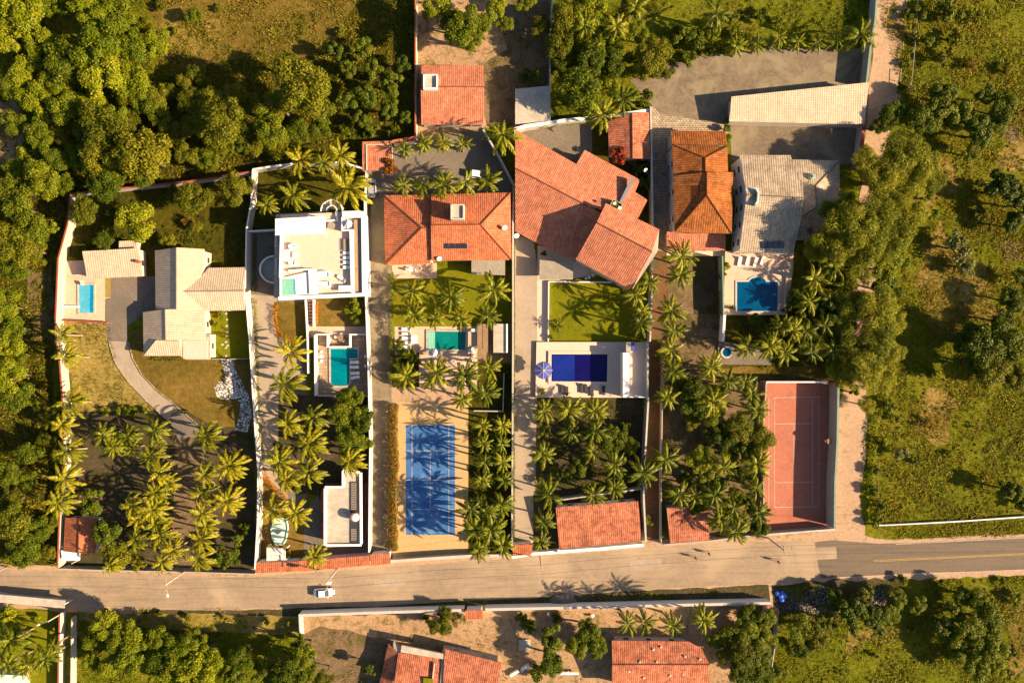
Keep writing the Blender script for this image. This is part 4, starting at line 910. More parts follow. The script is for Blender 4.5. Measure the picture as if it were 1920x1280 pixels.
# north plots
setof([(815, 10, 26, 'bright'), (870, 50, 34), (845, 40, 22), (888, 72, 22), (905, 45, 24), (800, 32, 14, 'bushb'), (945, 45, 16), (985, 5, 18), (930, 12, 22, 'bright'), (830, -5, 16)], 'in the dirt yard above the square annex', 'broad', '', hs=1.7)
setof([(985, 148, 17), (1003, 145, 15)], 'beside the flat grey shed roof', 'bush', '')
setof([(1060, 30, 34, 'olive'), (1015, 50, 24, 'olive'), (1050, 80, 30, 'olive'), (1115, 25, 34, 'bright'), (1105, 75, 26), (1150, 70, 24, 'bright'), (1175, 20, 24, 'olive')], 'in the top of the orchard', 'broad', '')
setof([(1085, 170, 42), (1105, 120, 32), (1145, 120, 28), (1140, 155, 22, 'bright'), (1060, 110, 24), (1195, 65, 22, 'bright'), (1225, 100, 36, 'olive'), (1235, 130, 26, 'olive'), (1200, 130, 26, 'olive')], 'in the dense orchard above the cobbles', 'broad', '')
setof([(1205, 188, 20), (1180, 105, 16, 'bushb'), (1270, 62, 22), (1305, 72, 20), (1345, 50, 16), (1372, 35, 14), (1382, 60, 14), (1425, 28, 15), (1290, 110, 16), (1330, 95, 14), (1365, 95, 14), (1460, 40, 12), (1575, 90, 10)], 'in the loose orchard strip', 'bush', '')
setof([(1360, 240, 11), (1366, 258, 9), (1365, 225, 8)], 'at the corner of the burnt orange house', 'bushb', '')
setof([(1203, 320, 18), (1212, 345, 14), (1190, 312, 12)], 'in the dark corner behind the rotated roof', 'bushd', '')
tree(1158, 287, 20, 'red', 'bougainvillea with crimson flowers above the rotated roof', name='flowering_shrub', cat='shrub', hs=1.8)
tree(733, 313, 17, 'rust', 'reddish shrub hanging over the coral garage roof', hs=1.8)
# gardens right of the navy pool
setof([(1150, 825, 26), (1175, 830, 20), (1140, 800, 14, 'bushb'), (1175, 800, 14, 'bush'), (1085, 872, 20, 'dark'), (1060, 892, 16, 'dark'), (1040, 880, 14, 'bushb'), (1020, 810, 14, 'dark'), (1150, 900, 20, 'dark'), (1010, 900, 10, 'pale')], 'in the palm garden above the street garage', 'broad', '')
setof([(1305, 750, 34), (1285, 720, 22), (1330, 775, 28), (1340, 735, 20), (1300, 790, 18, 'olive')], 'of the upper dark clump left of the court', 'broad', '')
setof([(1310, 860, 26, 'bright'), (1318, 885, 22, 'bright'), (1385, 800, 32, 'olive'), (1430, 825, 30, 'olive'), (1360, 820, 26, 'dark'), (1395, 840, 24, 'dark'), (1370, 855, 20), (1340, 810, 22, 'dark')], 'of the lower clump left of the court', 'broad', '')
setof([(1390, 890, 20, 'broad'), (1350, 905, 20, 'dark'), (1310, 945, 20), (1285, 900, 18, 'dark'), (1380, 930, 18), (1425, 990, 18), (1400, 945, 18, 'dark'), (1360, 965, 18), (1435, 955, 10, 'bush'), (1330, 985, 12, 'bush'), (1215, 975, 12, 'bush'), (1275, 975, 10, 'bush')], 'in the thicket between garage and tennis court', 'broad', '')
setof([(1357, 500, 12), (1354, 520, 11)], 'against the wall of the cream pool deck', 'bushb', '')
# strip by the ball court
setof([(752, 650, 14), (760, 668, 18), (748, 690, 16), (778, 675, 14), (742, 712, 12, 'busho')], 'in the bed left of the pool chairs', 'bushd', '', 'y')
setof([(950, 690, 8), (955, 700, 8)], 'below the timber deck of the turquoise pool', 'bush', '')
setof([(915, 895, 14), (925, 850, 14), (930, 965, 18), (895, 935, 14), (925, 812, 12), (910, 1010, 16), (940, 985, 14), (888, 1010, 12)], 'under the palms right of the ball court', 'bushd', '', 'y')
# feathery trees on the right
setof([(1690, 285, 38), (1650, 330, 34), (1720, 310, 34), (1700, 345, 30), (1745, 335, 24)], 'above the track, upper cluster', 'wispy', '', group='feathery trees by the track')
setof([(1560, 400, 22, 'broad'), (1525, 430, 20, 'brown'), (1600, 420, 38), (1640, 400, 34), (1570, 455, 34), (1625, 455, 36), (1680, 440, 32), (1530, 465, 22), (1700, 395, 30)], 'right of the star-shaped roof', 'wispy', '', group='feathery trees by the track', hs=1.7)
setof([(1655, 500, 30, 'bright'), (1690, 490, 16, 'bush'), (1665, 540, 26, 'bright'), (1610, 520, 26), (1640, 580, 36), (1600, 570, 30), (1670, 600, 26), (1560, 580, 26, 'dark'), (1585, 610, 24)], 'in the shade right of the deep blue pool', 'wispy', '', 'y', group='feathery trees by the track')
setof([(1625, 300, 22), (1665, 385, 26), (1590, 380, 22), (1650, 430, 24), (1610, 470, 26), (1660, 470, 22)], 'hanging over the sandy track', 'wispy', '', 'y', group='feathery trees by the track', hs=1.7)
setof([(1640, 640, 34), (1600, 650, 30), (1670, 660, 22), (1620, 690, 34), (1580, 700, 24), (1650, 710, 26), (1600, 735, 16, 'bushb'), (1625, 760, 14)], 'above the corner of the tennis court', 'wispy', '', group='feathery trees by the track')
setof([(1500, 640, 24), (1530, 620, 22), (1540, 570, 22), (1490, 560, 20), (1500, 600, 20), (1440, 620, 16), (1420, 600, 14), (1560, 520, 22), (1590, 490, 20)], 'among the palms right of the deep blue pool', 'dark', '')
# upper right
setof([(1675, 212, 24), (1650, 235, 20), (1735, 225, 30), (1700, 205, 18, 'bush'), (1765, 200, 30, 'dark'), (1800, 210, 28, 'dark'), (1770, 175, 26, 'dark'), (1880, 200, 28), (1850, 180, 22, 'dark'), (1840, 245, 28, 'dark'), (1825, 285, 20), (1870, 230, 22)], 'of the dark cluster right of the track', 'broad', '', group='dark trees right of the track')
setof([(1700, 30, 12), (1712, 60, 16, 'busho'), (1730, 20, 16, 'busho'), (1780, 20, 24, 'bushd'), (1790, 70, 20, 'busho'), (1775, 110, 20, 'busho'), (1700, 120, 10), (1820, 120, 14, 'brown'), (1890, 130, 14, 'busho'), (1740, 75, 16, 'bushb'), (1690, 165, 12), (1830, 30, 14, 'busho')], 'in the grass at the top right', 'bush', '')
tree(1793, 462, 28, 'pale', 'white-flecked pale shrub in the right field', hs=1.2)
tree(1810, 500, 22, 'pale', 'second white-flecked shrub just below the larger pale one', hs=1.2)
tree(1690, 850, 16, 'pale', 'white-flecked shrub beside the track below the court wall', hs=1.2)
setof([(1900, 560, 26, 'broad'), (1880, 600, 22), (1915, 520, 18), (1850, 640, 40, 'broad'), (1900, 650, 40, 'broad'), (1860, 690, 36, 'olive'), (1815, 640, 30, 'dark'), (1905, 710, 26, 'olive'), (1830, 680, 26, 'dark')], 'of the round group at the right edge', 'broad', '', group='trees at the right edge')
setof([(1880, 350, 34, 'dark'), (1915, 380, 28, 'dark'), (1850, 345, 18, 'busho'), (1835, 395, 16, 'busho'), (1900, 420, 20, 'dark'), (1750, 400, 14, 'bushb'), (1730, 370, 16, 'bushb'), (1745, 700, 12, 'bush'), (1665, 760, 16, 'bush'), (1680, 780, 12, 'busho'), (1735, 790, 12, 'brown')], 'scattered in the right field', 'bush', '', 'y')
setof([(1895, 920, 22, 'dark'), (1915, 945, 16), (1640, 880, 12), (1636, 920, 13), (1650, 950, 14), (1645, 975, 14), (1655, 830, 12, 'bushb'), (1780, 850, 8), (1830, 800, 8, 'brown'), (1720, 860, 10)], 'in the field above the new road', 'bush', '')
# south
setof([(195, 1168, 30), (235, 1185, 32), (175, 1200, 22), (240, 1230, 34), (215, 1245, 26), (255, 1205, 22)], 'of the left round clump south of the road', 'bright', '')
setof([(345, 1215, 30), (385, 1225, 30), (335, 1245, 32), (375, 1260, 36), (345, 1275, 26), (400, 1250, 22), (365, 1195, 20)], 'of the right round clump south of the road', 'bright', '')
setof([(560, 1205, 18, 'bush'), (565, 1230, 26), (545, 1255, 28), (575, 1260, 22), (530, 1275, 22), (605, 1272, 20, 'olive'), (490, 1240, 18, 'bushb'), (692, 1255, 12, 'dark')], 'left of the coral-roofed house at the bottom', 'broad', '', hs=1.7)
setof([(835, 1150, 16, 'olive'), (825, 1172, 22, 'olive'), (850, 1165, 14, 'brown'), (980, 1158, 14, 'bush'), (995, 1172, 16, 'bush'), (1035, 1195, 26, 'dark'), (1045, 1160, 12, 'bush'), (1105, 1185, 26), (1085, 1210, 24), (1120, 1210, 20), (1035, 1240, 26), (1010, 1255, 20, 'bush'), (800, 1158, 8, 'bush')], 'in the south gardens between the two coral roofs', 'broad', '')
tree(868, 1160, 9, 'pale', 'small bush of whitish leaves beside the little tile gate roof')
setof([(1405, 1150, 20), (1430, 1160, 22), (1400, 1185, 28), (1430, 1195, 26), (1370, 1190, 24), (1345, 1200, 20), (1390, 1225, 30, 'olive'), (1425, 1235, 26), (1365, 1225, 22, 'olive'), (1440, 1265, 22), (1395, 1265, 26)], 'of the grove right of the speckled coral roof', 'broad', '')
setof([(1500, 1180, 26, 'broad'), (1530, 1190, 26, 'olive'), (1500, 1215, 22, 'broad'), (1545, 1165, 20, 'dark'), (1600, 1150, 30, 'dark'), (1640, 1160, 26, 'dark'), (1670, 1150, 24, 'broad'), (1680, 1120, 20, 'broad'), (1720, 1135, 18, 'bright'), (1620, 1120, 20, 'dark'), (1470, 1205, 14, 'bushb'), (1560, 1125, 20, 'dark')], 'around the rubbish heap below the road', 'broad', '')
setof([(1840, 1130, 26, 'bright'), (1810, 1120, 20, 'broad'), (1790, 1145, 22, 'dark'), (1850, 1170, 30, 'bright'), (1810, 1185, 30, 'broad'), (1850, 1215, 32, 'bright'), (1800, 1215, 24, 'broad'), (1830, 1245, 26, 'bright'), (1775, 1180, 24, 'dark'), (1905, 1120, 14, 'bushb'), (1865, 1245, 22, 'bright')], 'of the curved clump at the bottom right', 'bright', '')
setof([(1515, 1100, 10), (1690, 1085, 12), (1880, 1090, 9), (1740, 1240, 10), (1640, 1230, 8), (1470, 1260, 12), (1580, 1260, 7), (1710, 1180, 10), (1900, 1220, 12), (1895, 1260, 10), (1760, 1095, 10)], 'on the grass below the new road', 'busho', '')
setof([(10, 1150, 22), (25, 1180, 12), (98, 1180, 10), (70, 1160, 10)], 'on the lower left lawn', 'bushb', '')
setof([(200, 1148, 8), (300, 1150, 8), (350, 1157, 9), (420, 1160, 8), (500, 1162, 9), (540, 1168, 8)], 'on the dry verge south of the road', 'busho', '')
# low clipped hedges
def hedge(name, pts, wd, h, mat, label, dens=55, size=.22):
    ww = [P(x, y, h) for x, y in pts]; Vs = []
    for a, b2 in zip(ww, ww[1:]):
        L = (b2 - a).length; n = int(L * dens * (wd + h)); d = (b2 - a).normalized(); nn = Vector((-d.y, d.x, 0))
        t = G.uniform(0, 1, n); s = G.uniform(-1, 1, n); z = G.uniform(.1, 1, n)
        side = G.random(n) < .45; s = np.where(side, np.sign(s), s); z = np.where(side, z, 1.0)
        bump = .12 * np.sin(t * L * 2.1) + G.normal(0, .07, n)
        c = np.array(a)[None, :] * (1 - t[:, None]) + np.array(b2)[None, :] * t[:, None]
        c = c + np.array(nn)[None, :] * (s * (wd / 2) * (1 + bump))[:, None]; c[:, 2] = z * h * (1 + bump) + G.normal(0, .04, n)
        nr = np.array(nn)[None, :] * s[:, None] + np.array([0, 0, 1.])[None, :] * z[:, None]
        Vs.append(leaves(c, nr, G.uniform(.6, 1.4, n) * size))
    V = np.concatenate(Vs); n = len(V)
    org = np.array([ww[0].x, ww[0].y, 0])
    me = np_mesh(name, V - org, np.arange(4 * n).reshape(n, 4), M[mat])
    o = link_mesh(name, me, None, tuple(org)); return tag(o, label, 'hedge')
hedge('hedge', [(516, 572), (513, 595), (516, 615), (526, 630), (548, 640)], .9, .7, 'lf_orange', 'curved orange hedge around the brown lawn below the white house')
hedge('hedge', [(592, 566), (591, 608)], .7, .7, 'lf_orange', 'short orange hedge right of the narrow brick steps')
hedge('hedge', [(490, 882), (502, 905), (520, 922), (537, 938)], 1.0, .8, 'lf_orange', 'diagonal orange hedge on the pale driveway near the street')
hedge('hedge', [(737, 758), (735, 800), (736, 845), (738, 870), (734, 920), (735, 970), (736, 1032)], 1.7, 1.6, 'lf_hedge', 'long green hedge with red flowers left of the ball court', 130, .27)
hedge('hedge', [(730, 512), (732, 560), (733, 640), (733, 720)], .9, 1.4, 'lf_bright', 'tall green hedge along the lane left of the rear lawn')
hedge('hedge', [(478, 560), (480, 640), (482, 720), (486, 800), (489, 870)], .5, .6, 'lf_bright', 'thin green hedge along the white wall of the pale driveway')
hedge('hedge', [(964, 560), (964, 660), (964, 780), (964, 900), (964, 1010)], .35, 1.0, 'lf_olive', 'thin creeper line on the wall left of the pale driveway')
hedge('hedge', [(1012, 240), (1050, 233), (1100, 228)], .5, .8, 'lf_bright', 'green creeper line below the curved white entrance wall')
hedge('hedge', [(478, 440), (477, 500), (478, 548)], .5, .5, 'lf_dark', 'dark creeper line left of the parking court')
hedge('hedge', [(286, 672), (310, 673), (338, 672)], .8, .5, 'lf_olive', 'low hedge at the foot of the cream terrace')
hedge('hedge', [(1676, 590), (1673, 660), (1660, 740), (1640, 800), (1636, 900), (1640, 980)], 1.2, .8, 'lf_bright', 'ragged yellow-green hedge strip right of the sandy track', 40, .3)
hedge('hedge', [(1352, 545), (1352, 590)], 1.2, 1.0, 'lf_dark', 'dark hedge in the garden left of the deep blue pool')

# palms ------------------------------------------------------------
def palm_mesh(seed, mat, wind=0.0, nf=19, L0=2.9):
    g = np.random.default_rng(seed); quads = []; 
    az0 = g.uniform(0, 6.28)
    for i in range(nf):
        az = az0 + i * 2.39996 + g.normal(0, .15); e = R(78 - 88 * (i / (nf - 1)) ** .8) + g.normal(0, .06)
        L = L0 * g.uniform(.85, 1.12) * (.75 + .25 * min(1, i / 4)); droop = g.uniform(.9, 2.0); S = 16
        if i > 3 and g.random() < .09: continue
        d0 = np.array([np.cos(az), np.sin(az), 0.]); p = np.zeros(3); pts = []; dirs = []
        for s in range(S + 1):
            t = s / S; el = e - droop * t ** 1.3
            d = d0 * np.cos(el) + np.array([0, 0, np.sin(el)]) + np.array([1., -.15, 0]) * wind * t
            d /= np.linalg.norm(d); pts.append(p.copy()); dirs.append(d); p = p + d * L / S
        pts = np.array(pts); dirs = np.array(dirs)
        for s in range(S):
            a, b = pts[s], pts[s + 1]; sd = np.cross(dirs[s], [0, 0, 1.]); sd /= np.linalg.norm(sd) + 1e-6
            wv = sd * .035 * (1.2 - s / S)
            quads.append([a - wv, a + wv, b + wv * .8, b - wv * .8])
        nl = 22
        for side in (-1, 1):
            for k in range(nl):
                t = .14 + .86 * k / (nl - 1); q = t * S; j = min(int(q), S - 1); f = q - j
                c = pts[j] * (1 - f) + pts[j + 1] * f; d = dirs[j]
                sd = np.cross(d, [0, 0, 1.]); sd /= np.linalg.norm(sd) + 1e-6; up = np.cross(sd, d)
                ln = L * .235 * np.sin(np.pi * (.16 + .80 * t)) * g.uniform(.85, 1.15)
                ld = sd * side * .52 + d * .78 + up * -.16 + np.array([0, 0, -.38]) + g.normal(0, .07, 3) + np.array([wind * .25, 0, 0]); ld /= np.linalg.norm(ld)
                wn_ = np.cross(ld, up); wn_ /= np.linalg.norm(wn_) + 1e-6; w2 = wn_ * L * .022
                m = c + ld * ln * .45
                quads.append([c - w2 * .6, m - w2, c + ld * ln, m + w2])
    V = np.array(quads); n = len(V)
    return np_mesh('palm_crown', V, np.arange(4 * n).reshape(n, 4), M[mat])
PALM = [palm_mesh(100 + i, 'palm', [0, .12, -.1, .2][i % 4], 18 + (i * 3) % 8, 2.9) for i in range(12)]
PALMW = [palm_mesh(200 + i, 'palmy', [.6, .8, .5][i % 3], 20 + i % 5, 3.0) for i in range(7)]
def ptrunk(seed, h=6.0):
    g = random.Random(seed); lx, ly = g.uniform(-.5, .5), g.uniform(-.5, .5); mb = MB(); pts = []; rr = []
    for i in range(13):
        t = i / 12; pts.append((-lx * (1 - t) ** 1.6, -ly * (1 - t) ** 1.6, h * t - .05)); rr.append(.2 - .07 * t + (.06 if i == 0 else 0) + (.012 if i % 2 else 0))
    mb.tube(pts, rr, 8); o = mb.build('palm_trunk', M['ptrunk'], smooth=True); me = o.data; bpy.data.objects.remove(o); return me
PTR = [ptrunk(i) for i in range(4)]
def coco(seed):
    g = random.Random(seed); mb = MB()
    for i in range(5):
        a = i * 1.256 + g.random(); c = Vector((.26 * math.cos(a), .26 * math.sin(a), -.18))
        mb.lathe([(.02, -.15), (.1, -.1), (.13, 0), (.1, .1), (.02, .15)], c, 7)
    o = mb.build('coconuts', M['palegreen'], smooth=True); me = o.data; bpy.data.objects.remove(o); return me
COCO = coco(1)
pr = random.Random(9)
def palm(px, py, label, r=25, h=None, wind=False, group=None, young=False):
    h = h or pr.uniform(5.0, 7.0); me = pr.choice(PALMW if wind else PALM)
    s = r * SC / 2.38
    off = Vector((0.9 * s, 0, 0)) if wind else Vector((0, 0, 0))
    p = P(px, py, h) - off
    o = empty('coconut_palm', (p.x, p.y, 0), label, 'palm', group)
    cw_ = link_mesh('crown', me, o, (0, 0, h), s * pr.uniform(.9, 1.1), pr.uniform(-.35, .35) if wind else pr.uniform(0, 6.28))
    cw_.rotation_euler[0] = pr.uniform(-.2, .2); cw_.rotation_euler[1] = pr.uniform(-.2, .2)
    link_mesh('trunk', pr.choice(PTR), o, (0, 0, 0), (1, 1, h / 6.0))
    if not young: link_mesh('coconuts', COCO, o, (0, 0, h))
    return o
def palms(items, where, axis='x', wind=False, r=25, h=None, look='coconut palm', group=None, young=False):
    items = sorted(items, key=lambda t: t[0] if axis == 'x' else t[1])
    for i, it in enumerate(items):
        lab = f"{look} {where}" + (f", {ordw(i)} from the {'left' if axis == 'x' else 'top'}" if len(items) > 1 else '')
        palm(it[0], it[1], lab, it[2] if len(it) > 2 else r, it[3] if len(it) > 3 else h, wind, group or 'palms ' + where, young)
palms([(126, 628, 22), (133, 668, 24), (141, 755, 26), (126, 797, 24), (138, 845, 27), (133, 897, 27), (122, 942, 27)], 'on the far left red-capped wall', 'y', look='wind-bent coconut palm', wind=True)
palms([(192, 815), (213, 838, 20), (240, 818), (248, 840, 22), (290, 808, 28)], 'in the top row of the left palm yard')
palms([(293, 855), (308, 885), (304, 922), (325, 905, 20)], 'in the second knot of the left palm yard', 'y', True)
palms([(260, 947), (298, 955), (268, 972, 22), (302, 980), (265, 1010), (312, 1003), (335, 1030, 20), (313, 1053, 22), (215, 1060, 18)], 'in the palm yard left of the dirt track', 'y', True)
palms([(397, 818, 25), (392, 890, 22), (390, 925), (390, 962), (395, 985, 22), (388, 1010), (384, 1046, 28)], 'along the right side of the dirt track', 'y', True)
palms([(445, 873, 31), (440, 938, 30)], 'by the white wall right of the dirt track', 'y', True, look='large coconut palm')
palms([(509, 385, 22), (563, 368, 30), (575, 302, 27), (613, 305, 18), (650, 292, 27), (668, 355, 36)], 'north of the white house terrace', look='windblown coconut palm', wind=True)
palms([(558, 660, 28), (548, 720, 31), (550, 795, 27), (598, 782, 27), (535, 865, 27), (592, 832, 30), (590, 885, 28), (545, 900, 22), (667, 865, 28)], 'over the parking court below the white house', 'y', True)
palms([(522, 955, 26), (565, 962, 26), (600, 1043, 25)], 'near the white house street front', wind=True)
palms([(758, 281, 17), (795, 270, 22), (832, 268, 21), (868, 270, 20)], 'in the back row of the car yard', h=4.5, look='small coconut palm')
palms([(755, 348, 22), (793, 347, 24), (833, 345, 26), (872, 343, 26), (914, 338, 26)], 'in the row above the large hipped roof')
palm(943, 255, 'broad coconut palm at the bend of the car yard wall', 33, 7)
palms([(772, 545, 28), (845, 556, 28), (925, 543, 30)], 'in the upper row of the rear lawn')
palms([(776, 592, 24), (816, 597, 21), (864, 598, 23), (915, 592, 24)], 'in the row just above the turquoise pool')
palms([(762, 706, 26), (818, 700, 30), (872, 706, 34), (917, 688, 25)], 'in the row just below the turquoise pool')
palms([(866, 748, 22), (911, 735, 27)], 'between the turquoise pool and the ball court')
palms([(904, 799, 17), (905, 832, 18), (908, 867, 17), (903, 899, 18)], 'in the left column beside the ball court', 'y', h=7, look='slim coconut palm')
palms([(941, 798, 19), (940, 832, 17), (942, 865, 19), (945, 900, 20), (940, 945, 22)], 'in the right column beside the ball court', 'y', h=7, look='slim coconut palm')
palms([(882, 955, 26), (890, 990, 27), (920, 992, 28), (897, 1032, 24), (942, 1022, 24), (912, 960, 22)], 'in the knot at the court corner by the street', 'y', h=7.5)
palms([(1020, 770, 23), (1066, 768, 27), (1115, 770, 24)], 'in the first row below the navy pool')
palms([(1067, 808, 22), (1114, 808, 24), (1018, 852, 26), (1111, 848, 20)], 'in the second row below the navy pool')
palms([(1152, 872, 27), (1204, 886, 31), (1247, 860, 30)], 'leaning over the grey wall above the street garage', look='big coconut palm', h=7)
palms([(1030, 925, 28), (1112, 925, 24), (1151, 915, 24)], 'just above the street garage')
palms([(1018, 978, 24), (1012, 1015, 20)], 'at the street end of the pale driveway', 'y')
palms([(1215, 530, 24), (1190, 553, 25), (1202, 585, 22), (1200, 607, 24)], 'along the right edge of the green lawn', 'y')
palms([(1130, 215, 31), (1167, 187, 27)], 'above the two-tone orange roof', look='large coconut palm', h=6.5)
palms([(1110, 100, 26), (1155, 50, 26), (1190, 15, 24), (1095, 50, 22)], 'inside the orchard', 'y')
palm(1342, 28, 'lone spiky palm in the orchard strip', 28, 5.5)
palms([(1380, 87, 20), (1420, 84, 19), (1460, 72, 18), (1495, 78, 17), (1532, 80, 18), (1567, 75, 18)], 'in the row above the grey yard', h=4.0, look='small coconut palm')
palm(1612, 66, 'wide coconut palm at the right end of the yard row', 29, 5.5)
palms([(1277, 482, 30), (1276, 516, 28), (1258, 582, 28), (1263, 620, 25), (1257, 655, 26), (1262, 695, 27), (1250, 745, 22)], 'along the red soil lane', 'y')
palms([(1332, 688, 26), (1395, 718, 22), (1335, 752, 28), (1410, 738, 22), (1420, 768, 27), (1365, 712, 22)], 'in the garden left of the upper tennis court', 'y')
palms([(1356, 874, 24), (1418, 870, 28), (1416, 915, 22), (1272, 927, 24), (1303, 930, 22), (1338, 927, 25), (1375, 950, 25)], 'in the thicket left of the lower tennis court', 'y')
palms([(1422, 961, 23), (1380, 996, 26), (1350, 975, 22), (1392, 975, 18)], 'by the street left of the tennis court', 'y')
palms([(1400, 650, 24), (1441, 650, 22), (1486, 618, 22), (1471, 662, 22), (1447, 640, 20)], 'below the deep blue pool')
palms([(1525, 522, 26), (1560, 498, 25), (1515, 565, 24), (1510, 620, 24), (1465, 607, 20), (1580, 535, 22), (1612, 497, 22), (1555, 560, 22), (1520, 660, 22), (1560, 655, 24), (1545, 610, 22), (1600, 575, 20)], 'in the shaded garden right of the deep blue pool', 'y', h=5)
palms([(1177, 1168, 22), (1210, 1166, 22), (1260, 1172, 26), (1318, 1160, 27)], 'above the speckled coral roof', h=7.5)
palms([(22, 1200, 30), (87, 1232, 26), (50, 1250, 24), (15, 1245, 22), (100, 1210, 16)], 'on the lower left lawn')
palm(1046, 610, 'small banana-like palm on the green lawn', 15, 1.6, young=True)
palm(1016, 734, 'tiny potted palm at the corner of the navy pool deck', 8, .9, young=True)

def inside(px, py, poly):
    c = np.zeros(len(px), bool); n = len(poly); j = n - 1
    for i in range(n):
        xi, yi = poly[i]; xj, yj = poly[j]
        c ^= ((yi > py) != (yj > py)) & (px < (xj - xi) * (py - yi) / (yj - yi + 1e-9) + xi); j = i
    return c
def undergrowth(name, polys, per_m2, mat, label, seed, r=(.35, .95), nl=34, size=.26, hk=.75):
    g = np.random.default_rng(seed); Vs = []
    for poly in polys:
        xs = [p[0] for p in poly]; ys = [p[1] for p in poly]; A = (max(xs) - min(xs)) * (max(ys) - min(ys)) * SC * SC
        n = int(A * per_m2); px = g.uniform(min(xs), max(xs), n); py = g.uniform(min(ys), max(ys), n)
        dens = (.5 + .5 * np.sin(px * .037 + 1.7 * np.sin(py * .027) + seed)) * (.5 + .5 * np.cos(py * .043 + 1.4 * np.sin(px * .031)))
        from_ = inside(px, py, poly) & (g.random(n) < .12 + dens)
        px, py = px[from_], py[from_]; n = len(px); rad = g.uniform(r[0], r[1], n) * (.7 + .5 * dens[from_])
        c = np.stack([(px - 960) * SC, (640 - py) * SC, np.zeros(n)], 1)
        k = np.repeat(np.arange(n), nl); d = g.normal(0, 1, (n * nl, 3)); d /= np.linalg.norm(d, axis=1, keepdims=True); d[:, 2] = np.abs(d[:, 2])
        q = c[k] + d * (rad[k] * g.uniform(.4, 1.1, n * nl))[:, None] * np.array([1, 1, hk])
        Vs.append(leaves(q, d + np.array([0, 0, .4]), size * g.uniform(.5, 1.4, n * nl), .6, .5, g))
    V = np.concatenate(Vs); n = len(V); me = np_mesh(name, V, np.arange(4 * n).reshape(n, 4), M[mat])
    return tag(link_mesh(name, me), label, 'undergrowth', kind='stuff')
FIELD = [(1660, -20), (1712, 0), (1960, -20), (1960, 965), (1700, 978), (1650, 975), (1636, 850), (1665, 720), (1695, 480), (1705, 200)]
SOUTHE = [(1480, 1150), (1700, 1090), (1960, 1082), (1960, 1300), (1460, 1300)]
DARKCORNER = [(600, 120), (774, 20), (774, 250), (640, 270)]
FOREST = [(-40, -20), (300, -20), (420, 60), (779, -20), (770, 240), (640, 290), (474, 305), (130, 345), (90, 500), (96, 1050), (-40, 1050)]
undergrowth('undergrowth', [FIELD, SOUTHE], .55, 'lf_bright', 'low yellow-green scrub dotted over the right-hand fields', 1)
undergrowth('undergrowth', [FIELD, SOUTHE], .4, 'lf_olive', 'low olive scrub dotted over the right-hand fields', 2)
undergrowth('undergrowth', [FIELD, SOUTHE, FOREST], .3, 'lf_brown', 'dry brownish scrub among the green in the rough ground', 3, (.25, .6))
undergrowth('undergrowth', [FOREST], .6, 'lf_olive', 'knee-high olive undergrowth filling the left forest', 4, (.4, 1.1))
undergrowth('undergrowth', [FOREST], .4, 'lf_green', 'dark green undergrowth filling the left forest', 5, (.4, 1.1))
undergrowth('undergrowth', [[(1040, -20), (1636, -20), (1636, 85), (1440, 90), (1300, 100), (1190, 150), (1040, 225)], [(1360, 600), (1600, 600), (1600, 710), (1440, 710)], [(135, 1165), (555, 1175), (555, 1300), (135, 1300)]], .5, 'lf_olive', 'low scrub of the orchard and the southern verge', 6, (.3, .8))
undergrowth('undergrowth', [[(1256, 600), (1335, 600), (1425, 720), (1425, 995), (1256, 1010)], [(1010, 755), (1198, 755), (1198, 920), (1010, 920)], [(882, 785), (955, 785), (955, 1030), (882, 1030)], [(525, 745), (685, 745), (685, 930), (560, 920)]], .22, 'lf_green', 'seedlings and weeds on the shaded ground under the palms', 7, (.2, .5), 26, .22)
undergrowth('undergrowth', [DARKCORNER, [(135, 372), (465, 335), (458, 480), (395, 500), (300, 460), (135, 470)]], .9, 'lf_dark', 'low weeds coloured dark for shade left of the thin white wall', 8, (.3, .8))  # dense dark leaf colour stands in for shade beside the wall
# grass tufts over the rough ground (uncountable)
def tufts(name, polys, per_m2, hgt, mat, label, nb=4, spread=.3):
    Vs = []
    for poly in polys:
        xs = [p[0] for p in poly]; ys = [p[1] for p in poly]
        A = (max(xs) - min(xs)) * (max(ys) - min(ys)) * SC * SC
        n = int(A * per_m2); px = G.uniform(min(xs), max(xs), n); py = G.uniform(min(ys), max(ys), n)
        dens = .5 + .5 * np.sin(px * .043 + 1.3 * np.sin(py * .031)) * np.cos(py * .052 + np.sin(px * .024))
        hh0 = 1; dens2 = .5 + .5 * np.sin(px * .21 + 2 * np.sin(py * .17)) * np.cos(py * .19)
        k = inside(px, py, poly) & (G.random(n) < .25 + .75 * dens * dens2 + .15)
        px, py = px[k], py[k]; n = len(px); hh = hgt * G.uniform(.35, 1.3, n) * (.6 + .8 * dens[k])
        c = np.stack([(px - 960) * SC, (640 - py) * SC, np.zeros(n)], 1)
        for b_ in range(nb):
            a = G.uniform(0, 6.28, n); o = np.stack([np.cos(a), np.sin(a), np.zeros(n)], 1)
            base = c + o * (G.uniform(0, spread, n))[:, None]; s = np.stack([-np.sin(a), np.cos(a), np.zeros(n)], 1)
            ln = hh[:, None]; wd = hh[:, None] * .14
            mid = base + o * ln * .35 + np.array([0, 0, 1.]) * ln * .6; tip = base + o * ln * .85 + np.array([0, 0, 1.]) * ln * G.uniform(.5, 1, n)[:, None]
            Vs.append(np.stack([base - s * wd * .6, mid - s * wd, tip, mid + s * wd], 1))
    V = np.concatenate(Vs); n = len(V)
    me = np_mesh(name, V, np.arange(4 * n).reshape(n, 4), M[mat]); o = link_mesh(name, me)
    return tag(o, label, 'grass', kind='stuff')
tufts('tall_grass', [[(1640, -20), (1710, 0), (1960, -20), (1960, 1000), (1700, 1010), (1640, 985), (1626, 850), (1660, 720), (1690, 480), (1700, 200)]], 13, .36, 'grass', 'rough olive and straw coloured grass over the right-hand field')
